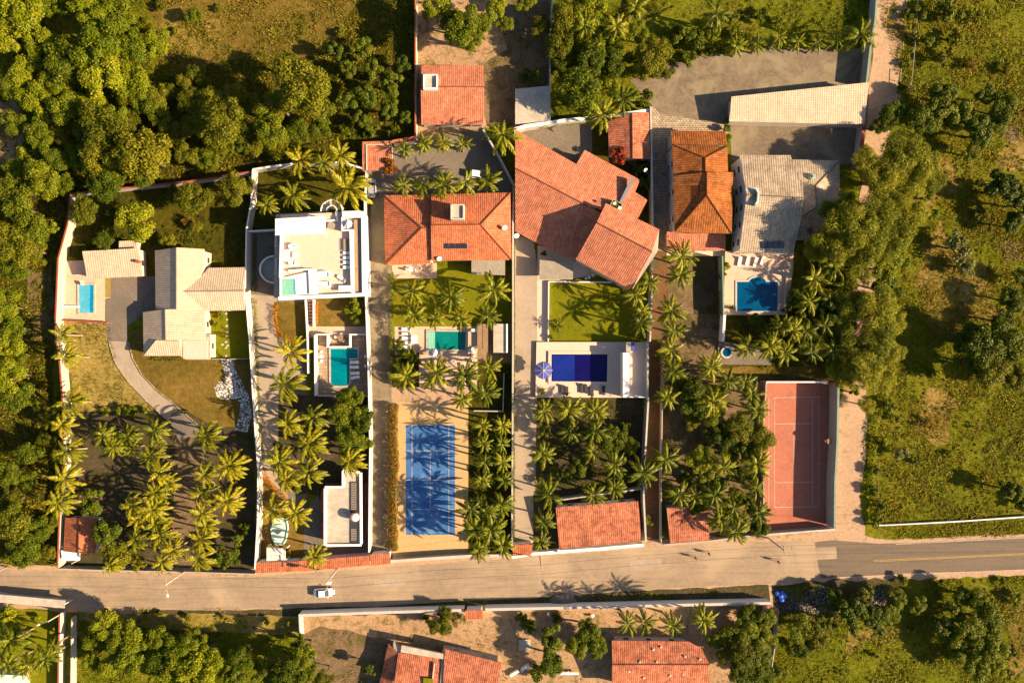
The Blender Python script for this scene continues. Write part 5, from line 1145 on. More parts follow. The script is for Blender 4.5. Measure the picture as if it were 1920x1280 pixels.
tufts('tall_grass', [[(1460, 1100), (1960, 1078), (1960, 1300), (1450, 1300)], [(1640, 990), (1960, 975), (1960, 998), (1660, 1010)]], 13, .34, 'grassy', 'sunlit yellow-green grass below the new road')
tufts('tall_grass', [[(-40, -20), (779, -20), (779, 240), (640, 300), (474, 318), (130, 360), (100, 500), (104, 1060), (-40, 1060)]], 11, .36, 'grass', 'rough grass and undergrowth through the left forest')
tufts('tall_grass', [[(135, 1146), (560, 1158), (560, 1300), (135, 1300)]], 11, .3, 'grassy', 'sunlit verge grass south of the road at lower left')
tufts('garden_grass', [[(1040, -20), (1636, -20), (1636, 90), (1440, 95), (1300, 110), (1190, 160), (1040, 230)], [(118, 600), (205, 606), (222, 695), (290, 768), (140, 772)], [(1352, 600), (1600, 600), (1600, 714), (1437, 714)]], 9, .28, 'grass', 'loose grass in the orchard and garden corners')
tufts('garden_weeds', [[(1252, 590), (1340, 590), (1430, 720), (1430, 1000), (1252, 1010)], [(1010, 750), (1200, 750), (1200, 925), (1010, 925)], [(882, 780), (958, 780), (958, 1035), (882, 1035)]], 4, .35, 'grass', 'weeds and seedlings under the garden palms', 4)
tufts('clipped_grass', [[(1030, 530), (1215, 530), (1215, 637), (1030, 637)], [(735, 525), (960, 525), (960, 610), (735, 610)], [(396, 582), (464, 582), (470, 672), (396, 672)], [(-20, 1150), (106, 1150), (106, 1300), (-20, 1300)]], 22, .1, 'grassy', 'short lawn grass of the tended gardens', 3)
tufts('sparse_weeds', [[(565, 1160), (1430, 1140), (1430, 1290), (565, 1290)], [(782, 0), (1030, 0), (1030, 160), (782, 115)]], 2.2, .28, 'grass', 'sparse dry weeds on the sandy yards', 4)
tufts('road_verge_grass', [[(110, 1062), (470, 1070), (470, 1080), (110, 1070)], [(250, 1140), (560, 1138), (1440, 1096), (1450, 1112), (870, 1138), (560, 1148), (250, 1152)], [(960, 1028), (1440, 998), (1540, 996), (1440, 1010), (1200, 1020), (960, 1040)]], 6, .25, 'grassy', 'thin weeds along the road edges', 4)
# ---------------------------------------------------------------- pools
def pool(label, pts, z, wm, ledges=(), cope='concrete', cw=.35, name='swimming_pool', round_=False):
    w = [P(x, y, z) for x, y in pts]; a = sum(w[i].x * w[(i + 1) % len(w)].y - w[(i + 1) % len(w)].x * w[i].y for i in range(len(w)))
    if a < 0: w = w[::-1]
    n = len(w); c = sum(w, Vector((0, 0, 0))) / n; org = (c.x, c.y, z)
    root = empty(name, org, label, 'pool')
    out = []
    for i in range(n):
        d0 = (w[i] - w[i - 1]).normalized(); d1 = (w[(i + 1) % n] - w[i]).normalized()
        n0 = Vector((d0.y, -d0.x, 0)); n1 = Vector((d1.y, -d1.x, 0)); nn = (n0 + n1).normalized()
        out.append(w[i] + nn * (cw / max(nn.dot(n1), .5)))
    mb = MB()
    for i in range(n):
        j = (i + 1) % n
        mb.prism([v + Vector((0, 0, .12)) for v in (w[i], w[j], out[j], out[i])], z0=z - .3)
    mb.build('coping', M[cope], root, origin=org)
    mb = MB(); mb.prism([v + Vector((0, 0, .05)) for v in w], z0=z - .3); mb.build('water', M[wm], root, origin=org)
    for nm, q, m in ledges:
        mb = MB(); mb.prism([P(x, y, z + .056) for x, y in q], dz=.02); mb.build(nm, M[m], root, origin=org)
    return root
pool('small sky-blue pool on the pink terrace at the far left', [(148, 534), (176, 534), (175.5, 586), (149, 586)], .1, 'w_sky', [('deep_end', [(169, 534.5), (175.5, 534.5), (175, 585.5), (168, 585.5)], 'w_deepsky')])
pool('L-shaped teal pool of the white house garden', [(620, 654), (670.5, 654), (670.5, 671), (655.5, 671), (655, 717), (650, 723), (626, 723), (620.5, 717)], .1, 'w_turq')
pool('turquoise pool with a pale shallow end below the hip-roofed house', [(802, 621), (873, 622), (872.5, 655), (802, 655)], .1, 'w_green', [('shallow_end', [(802.5, 621.5), (815.5, 621.5), (815.5, 654.5), (802.5, 654.5)], 'w_pale')])
ND = .6
def slab(name, pts, h, m, label=None):
    o = patch(name, pts, m, 1, h=h); return o
slab('pool_terrace', [(1006, 641), (1181, 641), (1181, 745), (1004, 745)], ND, 'decksand')
pool('navy and royal blue rectangular pool on the cream deck', [(1034, 664), (1139, 664), (1138, 715.5), (1034, 714.5)], ND, 'w_navy', [('shallow_end', [(1036, 666), (1077.5, 666), (1077.5, 713), (1036, 713)], 'w_royal')], cope='decksand', cw=.6)
wall('deck_step', [(1028.3, 658), (1027.5, 717)], ND + .25, .12, 'greywood', 'thin grey slot wall left of the navy pool', z0=ND)
slab('pool_terrace', [(1360, 470), (1488, 473), (1487, 505), (1482, 540), (1474, 590), (1355, 590), (1358, 540)], 1.2, 'deckstone')
cx = [(1420 + 16 * math.cos(a), 528.5 - 8.5 * math.sin(a)) for a in [math.pi * k / 8 for k in range(9)]]
pool('deep blue pool with a half-round bay on the pink terrace', [(1458.5, 528.5)] + cx + [(1381.6, 528.5), (1381.6, 583), (1457, 583)], 1.2, 'w_blue', cope='whiteold')
wall('low_wall', [(1475, 516), (1473, 560), (1471, 588)], 1.6, .12, 'whiteold', 'thin white rail wall right of the deep blue pool', z0=1.2)
wall('low_wall', [(1360, 505), (1420, 505), (1474, 504)], 1.26, .3, 'whiteold', 'pale step line above the deep blue pool', z0=1.2)
slab('spa_terrace', [(1347, 638), (1448, 655), (1446, 684), (1345, 683)], .4, 'grey')
pool('round blue hot tub at the corner of the grey spa terrace', [(1362.5 + 8 * math.cos(a), 660.5 + 8 * math.sin(a)) for a in [math.pi * k / 8 for k in range(16)]], .5, 'w_blue', cope='whiteold', name='hot_tub')
patch('pool_terrace', [(106, 490), (160, 488), (206, 522), (207, 558), (197, 560), (197, 603), (106, 601)], 'deckstone', 7)
patch('brick_strip', [(197, 522), (208, 522), (207, 558), (197, 558)], 'dry', 8)
# ---------------------------------------------------------------- the white house
H = 6.4
wh = empty('terrace_house', P(600, 480), 'big white flat-roofed house with a furnished roof terrace', 'house')
def wp(name, m, pts, z, z0=None, dz=None):
    b = MB(); b.prism([P(x, y, z) for x, y in pts], z0=z0, dz=dz); return b.build(name, M[m], wh, origin=tuple(wh.location))
wp('wall', 'white', [(527, 404), (679, 397), (683, 553), (524, 558)], H - .1, z0=0)
wp('terrace_floor', 'decksand', [(526, 403), (680, 396), (684, 554), (523, 559)], H, dz=.1)
wp('side_balcony', 'wallshade', [(515, 436), (525, 436), (522.6, 559), (513.5, 559)], H - 1.2, dz=.35)
for i in range(26):
    y = 441 + i * 2.9
    if 464 < y < 484: continue
    b = MB(); b.prism([P(515, y, H - .6), P(519, y, H - .6), P(519, y + 1.2, H - .6), P(515, y + 1.2, H - .6)], dz=.55); b.build('baluster', M['white'], wh, origin=tuple(wh.location))
wp('parapet', 'white', [(525, 440), (530, 440), (528, 520), (523, 520)], H + .9, z0=H)
wp('parapet', 'white', [(522, 556), (585, 553), (683, 549), (684, 555), (600, 559), (522, 563)], H + .8, z0=H)
wp('parapet', 'white', [(655, 430), (663, 430), (664, 549), (658, 549)], H + .9, z0=H)
wp('parapet', 'white', [(677, 396), (683, 396), (686, 549), (679, 549)], H + 1.1, z0=H)
wp('planter_roof', 'sand', [(663.5, 412), (670, 412), (672, 546), (664.5, 546)], H + .7, z0=H)
wp('planter_roof', 'greywood', [(670.2, 412), (676.5, 412), (678.6, 546), (672.2, 546)], H + .5, z0=H)
wp('canopy', 'white', [(516, 410), (609, 405), (610, 438), (516, 441)], H + 2.3, dz=.25)
for x, y in ((519, 438), (545, 437), (578, 436), (606, 435), (519, 412), (606, 407)):
    p = P(x, y, H + 2.2); b = MB(); b.box((p.x, p.y, H + 1.03), (.25, .25, 2.0)); b.build('canopy_post', M['white'], wh, origin=tuple(wh.location))
wp('rear_ledge', 'wallshade', [(517, 402), (600, 397), (600, 404), (517, 408)], H - .8, dz=.3)
wp('stair_block', 'white', [(641, 396), (676, 395), (676, 408), (642, 407)], H + 1.2, z0=H)
wp('recess_wall', 'white', [(640, 407), (643, 407), (643, 430), (658, 430), (658, 432.5), (640, 432.5)], H + 1.3, z0=H)
# U shaped stair ramp
for k in range(12):
    a0, a1 = math.pi * k / 12, math.pi * (k + 1) / 12
    q = [(621.5 + r * math.cos(a), 396 - ry * math.sin(a)) for r, ry, a in ((19.5, 21, a0), (19.5, 21, a1), (10, 11, a1), (10, 11, a0))]
    wp('stair_ramp', 'wallshade', q, H - .1 - .28 * (k > 6) * (k - 6), dz=.5)
    for r, ry, nm in ((20, 21.5, 'outer_rail'), (9.6, 10.6, 'inner_rail')):
        q = [(621.5 + rr * math.cos(a), 396 - rz_ * math.sin(a)) for rr, rz_, a in ((r + 1.1, ry + 1.1, a0), (r + 1.1, ry + 1.1, a1), (r - .5, ry - .5, a1), (r - .5, ry - .5, a0))]
        wp(nm, 'white', q, H + .55 - .28 * (k > 6) * (k - 6), dz=1.2)
wp('ramp_side', 'white', [(629, 396), (633, 396), (634, 414), (607, 416), (607, 413), (630, 411)], H + .5, z0=H)
wp('pool_deck', 'white', [(526, 521), (595, 506), (596, 551), (524, 556)], H + .45, z0=H)
wp('pool_wall', 'white', [(578, 504), (592, 504), (596, 550), (580, 551)], H + .75, z0=H + .45)
wp('bench_wall', 'white', [(540, 506), (578, 503), (579, 506), (541, 509)], H + .9, z0=H)
pool('pale turquoise plunge pool on the white roof terrace', [(528, 523), (553, 522), (555, 552), (528, 554)], H + .48, 'w_pale', [('seat', [(549.5, 522.5), (553, 522.5), (554.5, 551.5), (551, 551.7)], 'w_sky')], cope='white', name='plunge_pool')
for x0, x1, n in ((514.6, 514.6, 3),):
    for i in range(n):
        for fl in (1.6, 4.3):
            p = P(523.8, 455 + i * 36, fl); b = MB(); b.box((p.x + .12, p.y, fl), (.12, 1.6, 1.3)); f = b.build('window', M['glass'], wh, origin=tuple(wh.location))
# half-round balustrade terrace
hb = empty('round_terrace', P(514, 504), 'half-round white balustrade terrace left of the white house', 'balustrade')
mb = MB(); mr_ = MB()
for k in range(18):
    a0, a1 = math.pi * (.5 + k / 18), math.pi * (.5 + (k + 1) / 18)
    q = [(514 + r * math.cos(a), 505 - r * .93 * math.sin(a)) for r, a in ((28.5, a0), (28.5, a1), (25.3, a1), (25.3, a0))]
    mb.prism([P(x, y, 2.3) for x, y in q], dz=.18)
    for t in (.25, .75):
        a = a0 + (a1 - a0) * t; p = P(514 + 26.2 * math.cos(a), 505 - 24.4 * math.sin(a), 2.1); mr_.lathe([(.07, -.75), (.11, -.5), (.06, -.1), (.08, 0)], p, 6)
    q2 = [(514, 505)] + [(514 + 26 * math.cos(a), 505 - 24 * math.sin(a)) for a in (a0, a1)]
    mr_.prism([P(x, y, 1.3) for x, y in q2], z0=0)
mb.build('handrail', M['white'], hb, origin=tuple(hb.location)); mr_.build('balusters_and_base', M['wallshade'], hb, origin=tuple(hb.location))
for i in range(14):
    pass
# ---------------------------------------------------------------- furniture
def at(px, py, z): return P(px, py, z)
def mk_lounger(name, label, group, frame, pad):
    t = empty(name, (0, 0, 0), label, 'sun lounger', group)
    b = MB(); b.box((0, 0, .26), (1.9, .62, .05)); b.build('frame', M[frame], t)
    b = MB(); b.prism([Vector((-.95, -.3, .35)), Vector((.3, -.3, .35)), Vector((.3, .3, .35)), Vector((-.95, .3, .35))], dz=.065); b.build('seat', M[pad], t)
    b = MB(); b.prism([Vector((.31, -.3, .36)), Vector((.93, -.3, .72)), Vector((.93, .3, .72)), Vector((.31, .3, .36))], dz=.07); b.build('backrest', M[pad], t)
    for x in (-.8, .75):
        for y in (-.27, .27):
            b = MB(); b.box((x, y, .118), (.06, .06, .234)); b.build('leg', M[frame], t)
    return t
L1 = mk_lounger('sun_lounger', 'x', None, 'whitep', 'whitep'); L1used = [False]
L2 = mk_lounger('sun_lounger', 'x', None, 'black', 'black'); L2used = [False]
def lounger(px, py, z, deg, label, group, dark=False):
    L, u = (L2, L2used) if dark else (L1, L1used)
    p = at(px, py, z + .4); p.z = z + .015
    if not u[0]:
        u[0] = True; L.location = p; L.rotation_euler = (0, 0, R(deg)); L['label'] = label; o = L
    else: o = dup(L, p, R(deg), label)
    o['group'] = group; return o
for i, (x, y, d) in enumerate([(652, 474, 0), (652, 483, 2), (652, 492, -2), (652, 501, 0)]):
    lounger(x, y, H, d, f'white lounger on the white roof terrace, {ordw(i)} from the top of the right row', 'loungers on the roof terrace')
for i, (x, y, d) in enumerate([(664.5, 679, 0), (664.5, 688, 0), (665.5, 699.5, 3), (666, 707.5, 10)]):
    lounger(x, y, .08, d, f'white lounger right of the L-shaped teal pool, {ordw(i)} from the top', 'loungers by the teal pool')
for i, (x, y, d) in enumerate([(761.5, 617, 0), (762, 625.5, 0), (762, 634, 0), (762, 642, 0), (761.5, 650.5, 0)]):
    lounger(x, y, .05, d, f'white lounger left of the turquoise pool, {ordw(i)} from the top', 'loungers by the turquoise pool')
lounger(886, 654, .05, 25, 'tilted grey-white lounger at the lower right of the turquoise pool', 'loungers by the turquoise pool')
lounger(889, 619, .05, 0, 'single lounger in shade at the upper right of the turquoise pool', 'loungers by the turquoise pool')
for i, (x, y, d) in enumerate([(1387, 490, 80), (1402, 489, 76), (1417, 491, 74), (1430, 489, 70)]):
    lounger(x, y, 1.2, d, f'white lounger above the deep blue pool, {ordw(i)} from the left', 'loungers above the deep blue pool')
for i, (x, y, d) in enumerate([(1063, 733, 92), (1099, 729, 95), (1110, 734, 98), (1132, 732, 88)]):
    lounger(x, y, ND, d, f'black lounger below the navy pool, {ordw(i)} from the left', 'black loungers below the navy pool', True)
lounger(1055, 730, ND, 90, 'grey lounger beside a wire chair below the navy pool', 'black loungers below the navy pool', True)
lounger(1091, 728, ND, 90, 'shaded lounger left of the black loungers near the navy pool corner', 'black loungers below the navy pool', True)
def mk_chair(m):
    t = empty('garden_chair', (0, 0, 0), 'x', 'chair')
    b = MB(); b.box((0, 0, .43), (.5, .5, .05)); b.build('seat', M[m], t)
    b = MB(); b.box((-.25, 0, .68), (.05, .5, .44)); b.build('backrest', M[m], t)
    for x in (-.21, .21):
        for y in (-.21, .21):
            b = MB(); b.box((x, y, .2), (.05, .05, .4)); b.build('leg', M[m], t)
    return t
CH = mk_chair('whitep'); chu = [False]
def chair(px, py, z, deg, label, group):
    p = at(px, py, z + .5); p.z = z + .01
    if not chu[0]: chu[0] = True; CH.location = p; CH.rotation_euler = (0, 0, R(deg)); CH['label'] = label; o = CH
    else: o = dup(CH, p, R(deg), label)
    o['group'] = group; return o
def table(px, py, z, r, m, label, h=.72, square=None):
    p = at(px, py, z + h); t = empty('garden_table', (p.x, p.y, z + .01), label, 'table')
    b = MB()
    if square: b.box((0, 0, h), (square[0], square[1], .06))
    else: b.lathe([(r, h - .04), (r, h), (r * .97, h + .02)], n=24)
    b.build('table_top', M[m], t); b = MB(); b.lathe([(.25, 0), (.06, .06), (.05, h - .05)], n=10); b.build('pedestal', M[m], t); return t
def sofa(px, py, z, w, d, deg, label, m='whitep'):
    p = at(px, py, z + .5); t = empty('sofa', (p.x, p.y, z + .01), label, 'sofa', rz=R(deg))
    b = MB(); b.box((0, 0, .22), (w, d, .44)); b.build('base', M[m], t, bevel=.04)
    b = MB(); b.box((0, d / 2 + .09, .42), (w, .17, .84)); b.build('backrest', M[m], t, bevel=.04)
    for s in (-1, 1): b = MB(); b.box((s * (w / 2 + .09), .05, .32), (.16, d + .06, .64)); b.build('armrest', M[m], t, bevel=.03)
    return t
table(621, 423, H, .75, 'greywood', 'round wicker-look table near the ramp of the roof terrace')
sofa(538, 479, H, 2.0, .8, 90, 'white sofa against the left parapet of the roof terrace')
sofa(548, 463, H, 1.0, .8, 20, 'white armchair above the terrace coffee table')
sofa(548, 492, H, 1.0, .8, 170, 'white armchair below the terrace coffee table')
table(554, 478, H, .5, 'whitep', 'square white coffee table on the roof terrace', .42, (1.1, 1.2))
sofa(607, 515, H, 2.0, 1.0, 0, 'white daybed right of the terrace plunge pool, upper')
sofa(608, 532, H, 2.0, .9, 180, 'white daybed right of the terrace plunge pool, lower')
table(647, 541, H, .6, 'whitep', 'long white bar table in the lower right terrace corner', .9, (2.5, 1.2))
lounger(640, 522, H, -35, 'slanted white lounger near the lower right terrace corner', 'loungers on the roof terrace')
bn = empty('slatted_bench', at(650, 459, H + .4), 'slatted wooden bench above the terrace loungers', 'bench')
bn.location.z = H
for i in range(11): b = MB(); b.box((0, -1.1 + i * .22, .42), (1.5, .12, .05)); b.build('slat', M['wood'], bn)
b = MB(); b.box((0, 0, .19), (1.2, 2.2, .38)); b.build('base', M['whiteold'], bn)
def parasol(px, py, z, r, h, m, label, n=8, tilt=0):
    p = at(px, py, z + h); t = empty('parasol', (p.x, p.y, z + .01), label, 'parasol')
    b = MB(); b.tube([(0, 0, 0), (0, 0, h + .35)], .035, 8); b.build('pole', M['whitep'], t)
    b = MB(); b.lathe([(.3, 0), (.3, .08), (.05, .1)], n=12); b.build('base', M['concrete'], t)
    b = MB()
    for k in range(n):
        a0, a1 = 2 * math.pi * k / n, 2 * math.pi * (k + 1) / n; am = (a0 + a1) / 2
        b.poly([(0, 0, h + .3), (r * math.cos(a0), r * math.sin(a0), h - .25), (r * .94 * math.cos(am), r * .94 * math.sin(am), h - .27)])
        b.poly([(0, 0, h + .3), (r * .94 * math.cos(am), r * .94 * math.sin(am), h - .27), (r * math.cos(a1), r * math.sin(a1), h - .25)])
        b.poly([(r * math.cos(a0), r * math.sin(a0), h - .25), (r * math.cos(a0), r * math.sin(a0), h - .42), (r * .94 * math.cos(am), r * .94 * math.sin(am), h - .44), (r * .94 * math.cos(am), r * .94 * math.sin(am), h - .27)])
    b.build('canopy', M[m], t)
    for k in range(n):
        a = 2 * math.pi * k / n; b = MB(); b.tube([(.03, 0, h + .33), (r * math.cos(a), r * math.sin(a), h - .23)], .022, 4); b.build('rib', M['whitep'], t)
    return t
parasol(1019, 694, ND, 1.85, 2.6, 'blue', 'large blue parasol at the left end of the navy pool')
M['bluegrey'] = plain('grey_blue_canvas', (.33, .36, .52), .8)
parasol(812, 661, .05, .95, 2.2, 'bluegrey', 'pale blue-grey parasol at the lower left corner of the turquoise pool')
parasol(651, 419, H, .95, 1.6, 'bluegrey', 'small blue-grey parasol in the recess of the roof terrace')
table(777, 636, .05, .6, 'whitep', 'square white table between loungers and turquoise pool', .7, (1.25, 1.7))
table(603, 668, .08, .35, 'whitep', 'small round white table left of the teal pool')
chair(603, 660, .08, 90, 'white chair above the small round table by the teal pool', 'chairs by the teal pool')
chair(603, 677, .08, -90, 'white chair below the small round table by the teal pool', 'chairs by the teal pool')
chair(597, 668, .08, 0, 'white chair left of the small round table by the teal pool', 'chairs by the teal pool')
chair(685, 668, .08, 180, 'white chair against the lane wall right of the teal pool, upper', 'chairs by the teal pool')
chair(685, 686, .08, 180, 'white chair against the lane wall right of the teal pool, lower', 'chairs by the teal pool')
table(639, 634, .08, .7, 'wood', 'brown round table on the terrace above the teal pool')
for i, (x, y, d) in enumerate([(631, 632, 0), (641, 627, -70), (644, 638, 120)]):
    chair(x, y, .08, d, f'chair at the brown round table above the teal pool, {ordw(i)} from the left', 'chairs at the brown table')
table(770, 505, .05, .5, 'whitep', 'round white table on the lit veranda of the hip-roofed house')
chair(764, 505, .05, 0, 'white chair left of the round veranda table', 'veranda chairs'); chair(777, 506, .05, 180, 'white chair right of the round veranda table', 'veranda chairs')
for i, (x, y) in enumerate([(889, 660), (890, 667), (868, 683), (851, 676), (884, 676)]):
    chair(x, y, .05, 40 * i, f'white chair among the palms below the turquoise pool, {ordw(i)} listed by distance from the pool', 'loose white chairs')
sb = empty('poolside_cabin', P(937, 636), 'white flat-topped cabin on the timber deck right of the turquoise pool', 'cabin')
def pt(root, name, m, pts, z, z0=None, dz=None):
    b = MB(); b.prism([P(x, y, z) for x, y in pts], z0=z0, dz=dz); return b.build(name, M[m], root, origin=tuple(root.location))
pt(sb, 'wall', 'whiteold', [(925.5, 608), (949, 608), (949, 660), (925.5, 660)], 2.3, z0=0)
pt(sb, 'roof', 'concrete', [(925, 607), (950, 607), (950, 661), (925, 661)], 2.45, dz=.14)
pt(sb, 'rim', 'white', [(949, 607), (952, 607), (952, 661), (949, 661)], 2.75, z0=0)
pd = empty('brown_pergola', P(905, 640), 'brown plank canopy between the turquoise pool and white cabin', 'pergola')
pt(pd, 'roof', 'wood', [(895, 607), (904.5, 607), (904.5, 674), (895, 674)], 2.3, dz=.08); pt(pd, 'roof', 'wood', [(905.5, 607), (915, 607), (915, 674), (905.5, 674)], 2.3, dz=.08)
for x, y in ((896, 609), (914, 609), (896, 672), (914, 672)):
    p = P(x, y, 2.2); b = MB(); b.box((p.x, p.y, 1.1), (.14, .14, 2.2)); b.build('post', M['wood'], pd, origin=tuple(pd.location))
# patio chairs on the stone arcs by the rotated roof
for i, (x, y) in enumerate([(1105, 520), (1112, 516), (1099, 522)]):
    chair(x, y, .05, 60 * i, f'chair on the rear terrace below the rotated roof, {ordw(i)} of three', 'rear terrace chairs')
# fences and pergolas
def slatted(root_name, label, cat, c4, h, n, m, slat=.45, posts=True, along=0):
    """open pergola: n slats across the four photo corners c4 at height h"""
    q = [P(x, y, h) for x, y in c4]; c = sum(q, Vector((0, 0, 0))) / 4; root = empty(root_name, (c.x, c.y, 0), label, cat); org = (c.x, c.y, 0)
    for i in range(n):
        t0, t1 = i / n, (i + slat) / n
        s = [q[0].lerp(q[1], t0), q[0].lerp(q[1], t1), q[3].lerp(q[2], t1), q[3].lerp(q[2], t0)]
        b = MB(); b.prism(s, dz=.1); b.build('slat', M[m], root, origin=org)
    for a, b_ in ((0, 1), (3, 2)):
        d = Vector((0, 0, -.112)); b = MB(); b.tube([q[a] + d + Vector((0, 0, -.06)), q[b_] + d + Vector((0, 0, -.06))], .06, 4); b.build('beam', M[m], root, origin=org)
    for v in q:
        b = MB(); b.box((v.x, v.y, (h - .25) / 2), (.14, .14, h - .25)); b.build('post', M[m], root, origin=org)
    return root
slatted('pergola', 'white slatted pergola over the front lawn by the street', 'pergola', [(500, 1026), (536, 1028), (536, 1049), (500, 1051)], 2.4, 15, 'white', .6)
# flat garage of the white house
gb = empty('garage', P(643, 960), 'flat-roofed garage with white parapet at the street', 'garage')
pt(gb, 'wall', 'redpaint', [(610, 914), (643, 914), (643, 881), (675, 887), (675, 1020), (610, 1021)], 3.0, z0=0)
pt(gb, 'roof', 'concrete', [(609, 913), (642, 913), (642, 880), (676, 886), (676, 1021), (609, 1022)], 3.15, dz=.14)
ring = [(609, 913), (643, 913), (643, 880), (676, 886), (677, 1021.5), (609, 1022)]
for i in range(len(ring)):
    a, b2 = P(*ring[i], 3.6), P(*ring[(i + 1) % 6], 3.6); d = (b2 - a).normalized(); n = Vector((-d.y, d.x, 0)) * .22
    b = MB(); b.prism([a + n, b2 + n - d * .23, b2 - n - d * .23, a - n], z0=3.152); b.build('parapet', M['white'], gb, origin=tuple(gb.location))
for i in range(34):
    y = 905 + i * 3.2
    if 955 < y < 990: continue
    b = MB(); b.prism([P(658, y, 3.42), P(668, y, 3.42), P(668, y + 1.7, 3.42), P(658, y + 1.7, 3.42)], dz=.1); b.build('skylight_slat', M['greywood'], gb, origin=tuple(gb.location))
b = MB(); b.prism([P(657, 903, 3.3), P(669.5, 903, 3.3), P(669.5, 1018, 3.3), P(657, 1018, 3.3)], dz=.14); b.build('skylight_base', M['black'], gb, origin=tuple(gb.location))
tk = empty('water_tank', P(666, 967, 3.6), 'round water tank with white cover on the flat garage', 'water tank')
b = MB(); b.lathe([(.85, -.3), (.95, .8), (.9, 1.0)], n=18); b.build('barrel', M['redpaint'], tk); b = MB(); b.lathe([(.9, 1.01), (.6, 1.2), (.1, 1.27)], (0.15, 0, 0), 18); b.build('lid', M['white'], tk, smooth=True)
for i, (y0, y1) in enumerate([(918, 962), (975, 1010)]):
    aw = MB(); aw.prism([P(602, y0 + 2, 2.3), P(608, y0, 2.8), P(608, y1, 2.8), P(602, y1 - 2, 2.3)], dz=.08)
    o = aw.build('awning', M['redpaint'], origin=tuple(P(605, (y0 + y1) / 2, 0))); tag(o, ('upper' if i == 0 else 'lower') + ' dark red awning on the left side of the flat garage', 'awning')
# sea green ornamental basin
pts = [(514, 971), (537, 972), (540, 990), (536, 1012), (531, 1020), (517, 1021), (510, 1007), (508, 991), (512, 982)]
bs = empty('ornamental_basin', P(524, 996), 'sea-green painted ornamental basin on the front lawn', 'basin')
pt(bs, 'floor', 'palegreen', pts, .3, z0=0)
for i in range(len(pts)):
    a, b2 = P(*pts[i], .5), P(*pts[(i + 1) % len(pts)], .5); d = (b2 - a).normalized(); n = Vector((-d.y, d.x, 0)) * .12
    b = MB(); b.prism([a + n, b2 + n, b2 - n, a - n], z0=.302); b.build('rim', M['palegreen'], bs, origin=tuple(bs.location))
b = MB(); b.lathe([(.5, .3), (.55, .5), (.45, .55), (.3, .6), (.28, .95), (.1, 1.0)], n=16); b.build('fountain', M['whiteold'], bs, smooth=True)
# brick steps
stp = empty('garden_steps', P(582, 590), 'narrow brick stair between two white walls below the white house', 'steps')
for i in range(16):
    y = 563 + i * 3.1; b = MB(); b.prism([P(578.5, y, .9 - i * .05), P(586.5, y, .9 - i * .05), P(586.8, y + 2.6, .9 - i * .05), P(578.8, y + 2.6, .9 - i * .05)], z0=0); b.build('step', M['redpaint' if i % 2 else 'deckstone'], stp, origin=tuple(stp.location))
# stepping stones
STO = None
for i, (x, y) in enumerate([(424, 588), (426, 599), (425, 611), (427, 622), (425, 630), (424, 641), (417, 646), (424, 652), (427, 648), (424, 667)]):
    p = P(x, y); b = MB(); g_ = random.Random(i); b.prism([Vector((.28 * math.cos(a) * g_.uniform(.8, 1.1), .22 * math.sin(a), .05)) for a in [k * .785 for k in range(8)]], z0=0)
    o = b.build('stepping_stone', M['whiteold']); o.location = (p.x, p.y, .014); tag(o, f'pale stepping stone in the small lawn, {ordw(i)} from the top', 'stepping stone', 'stepping stones in the small lawn')

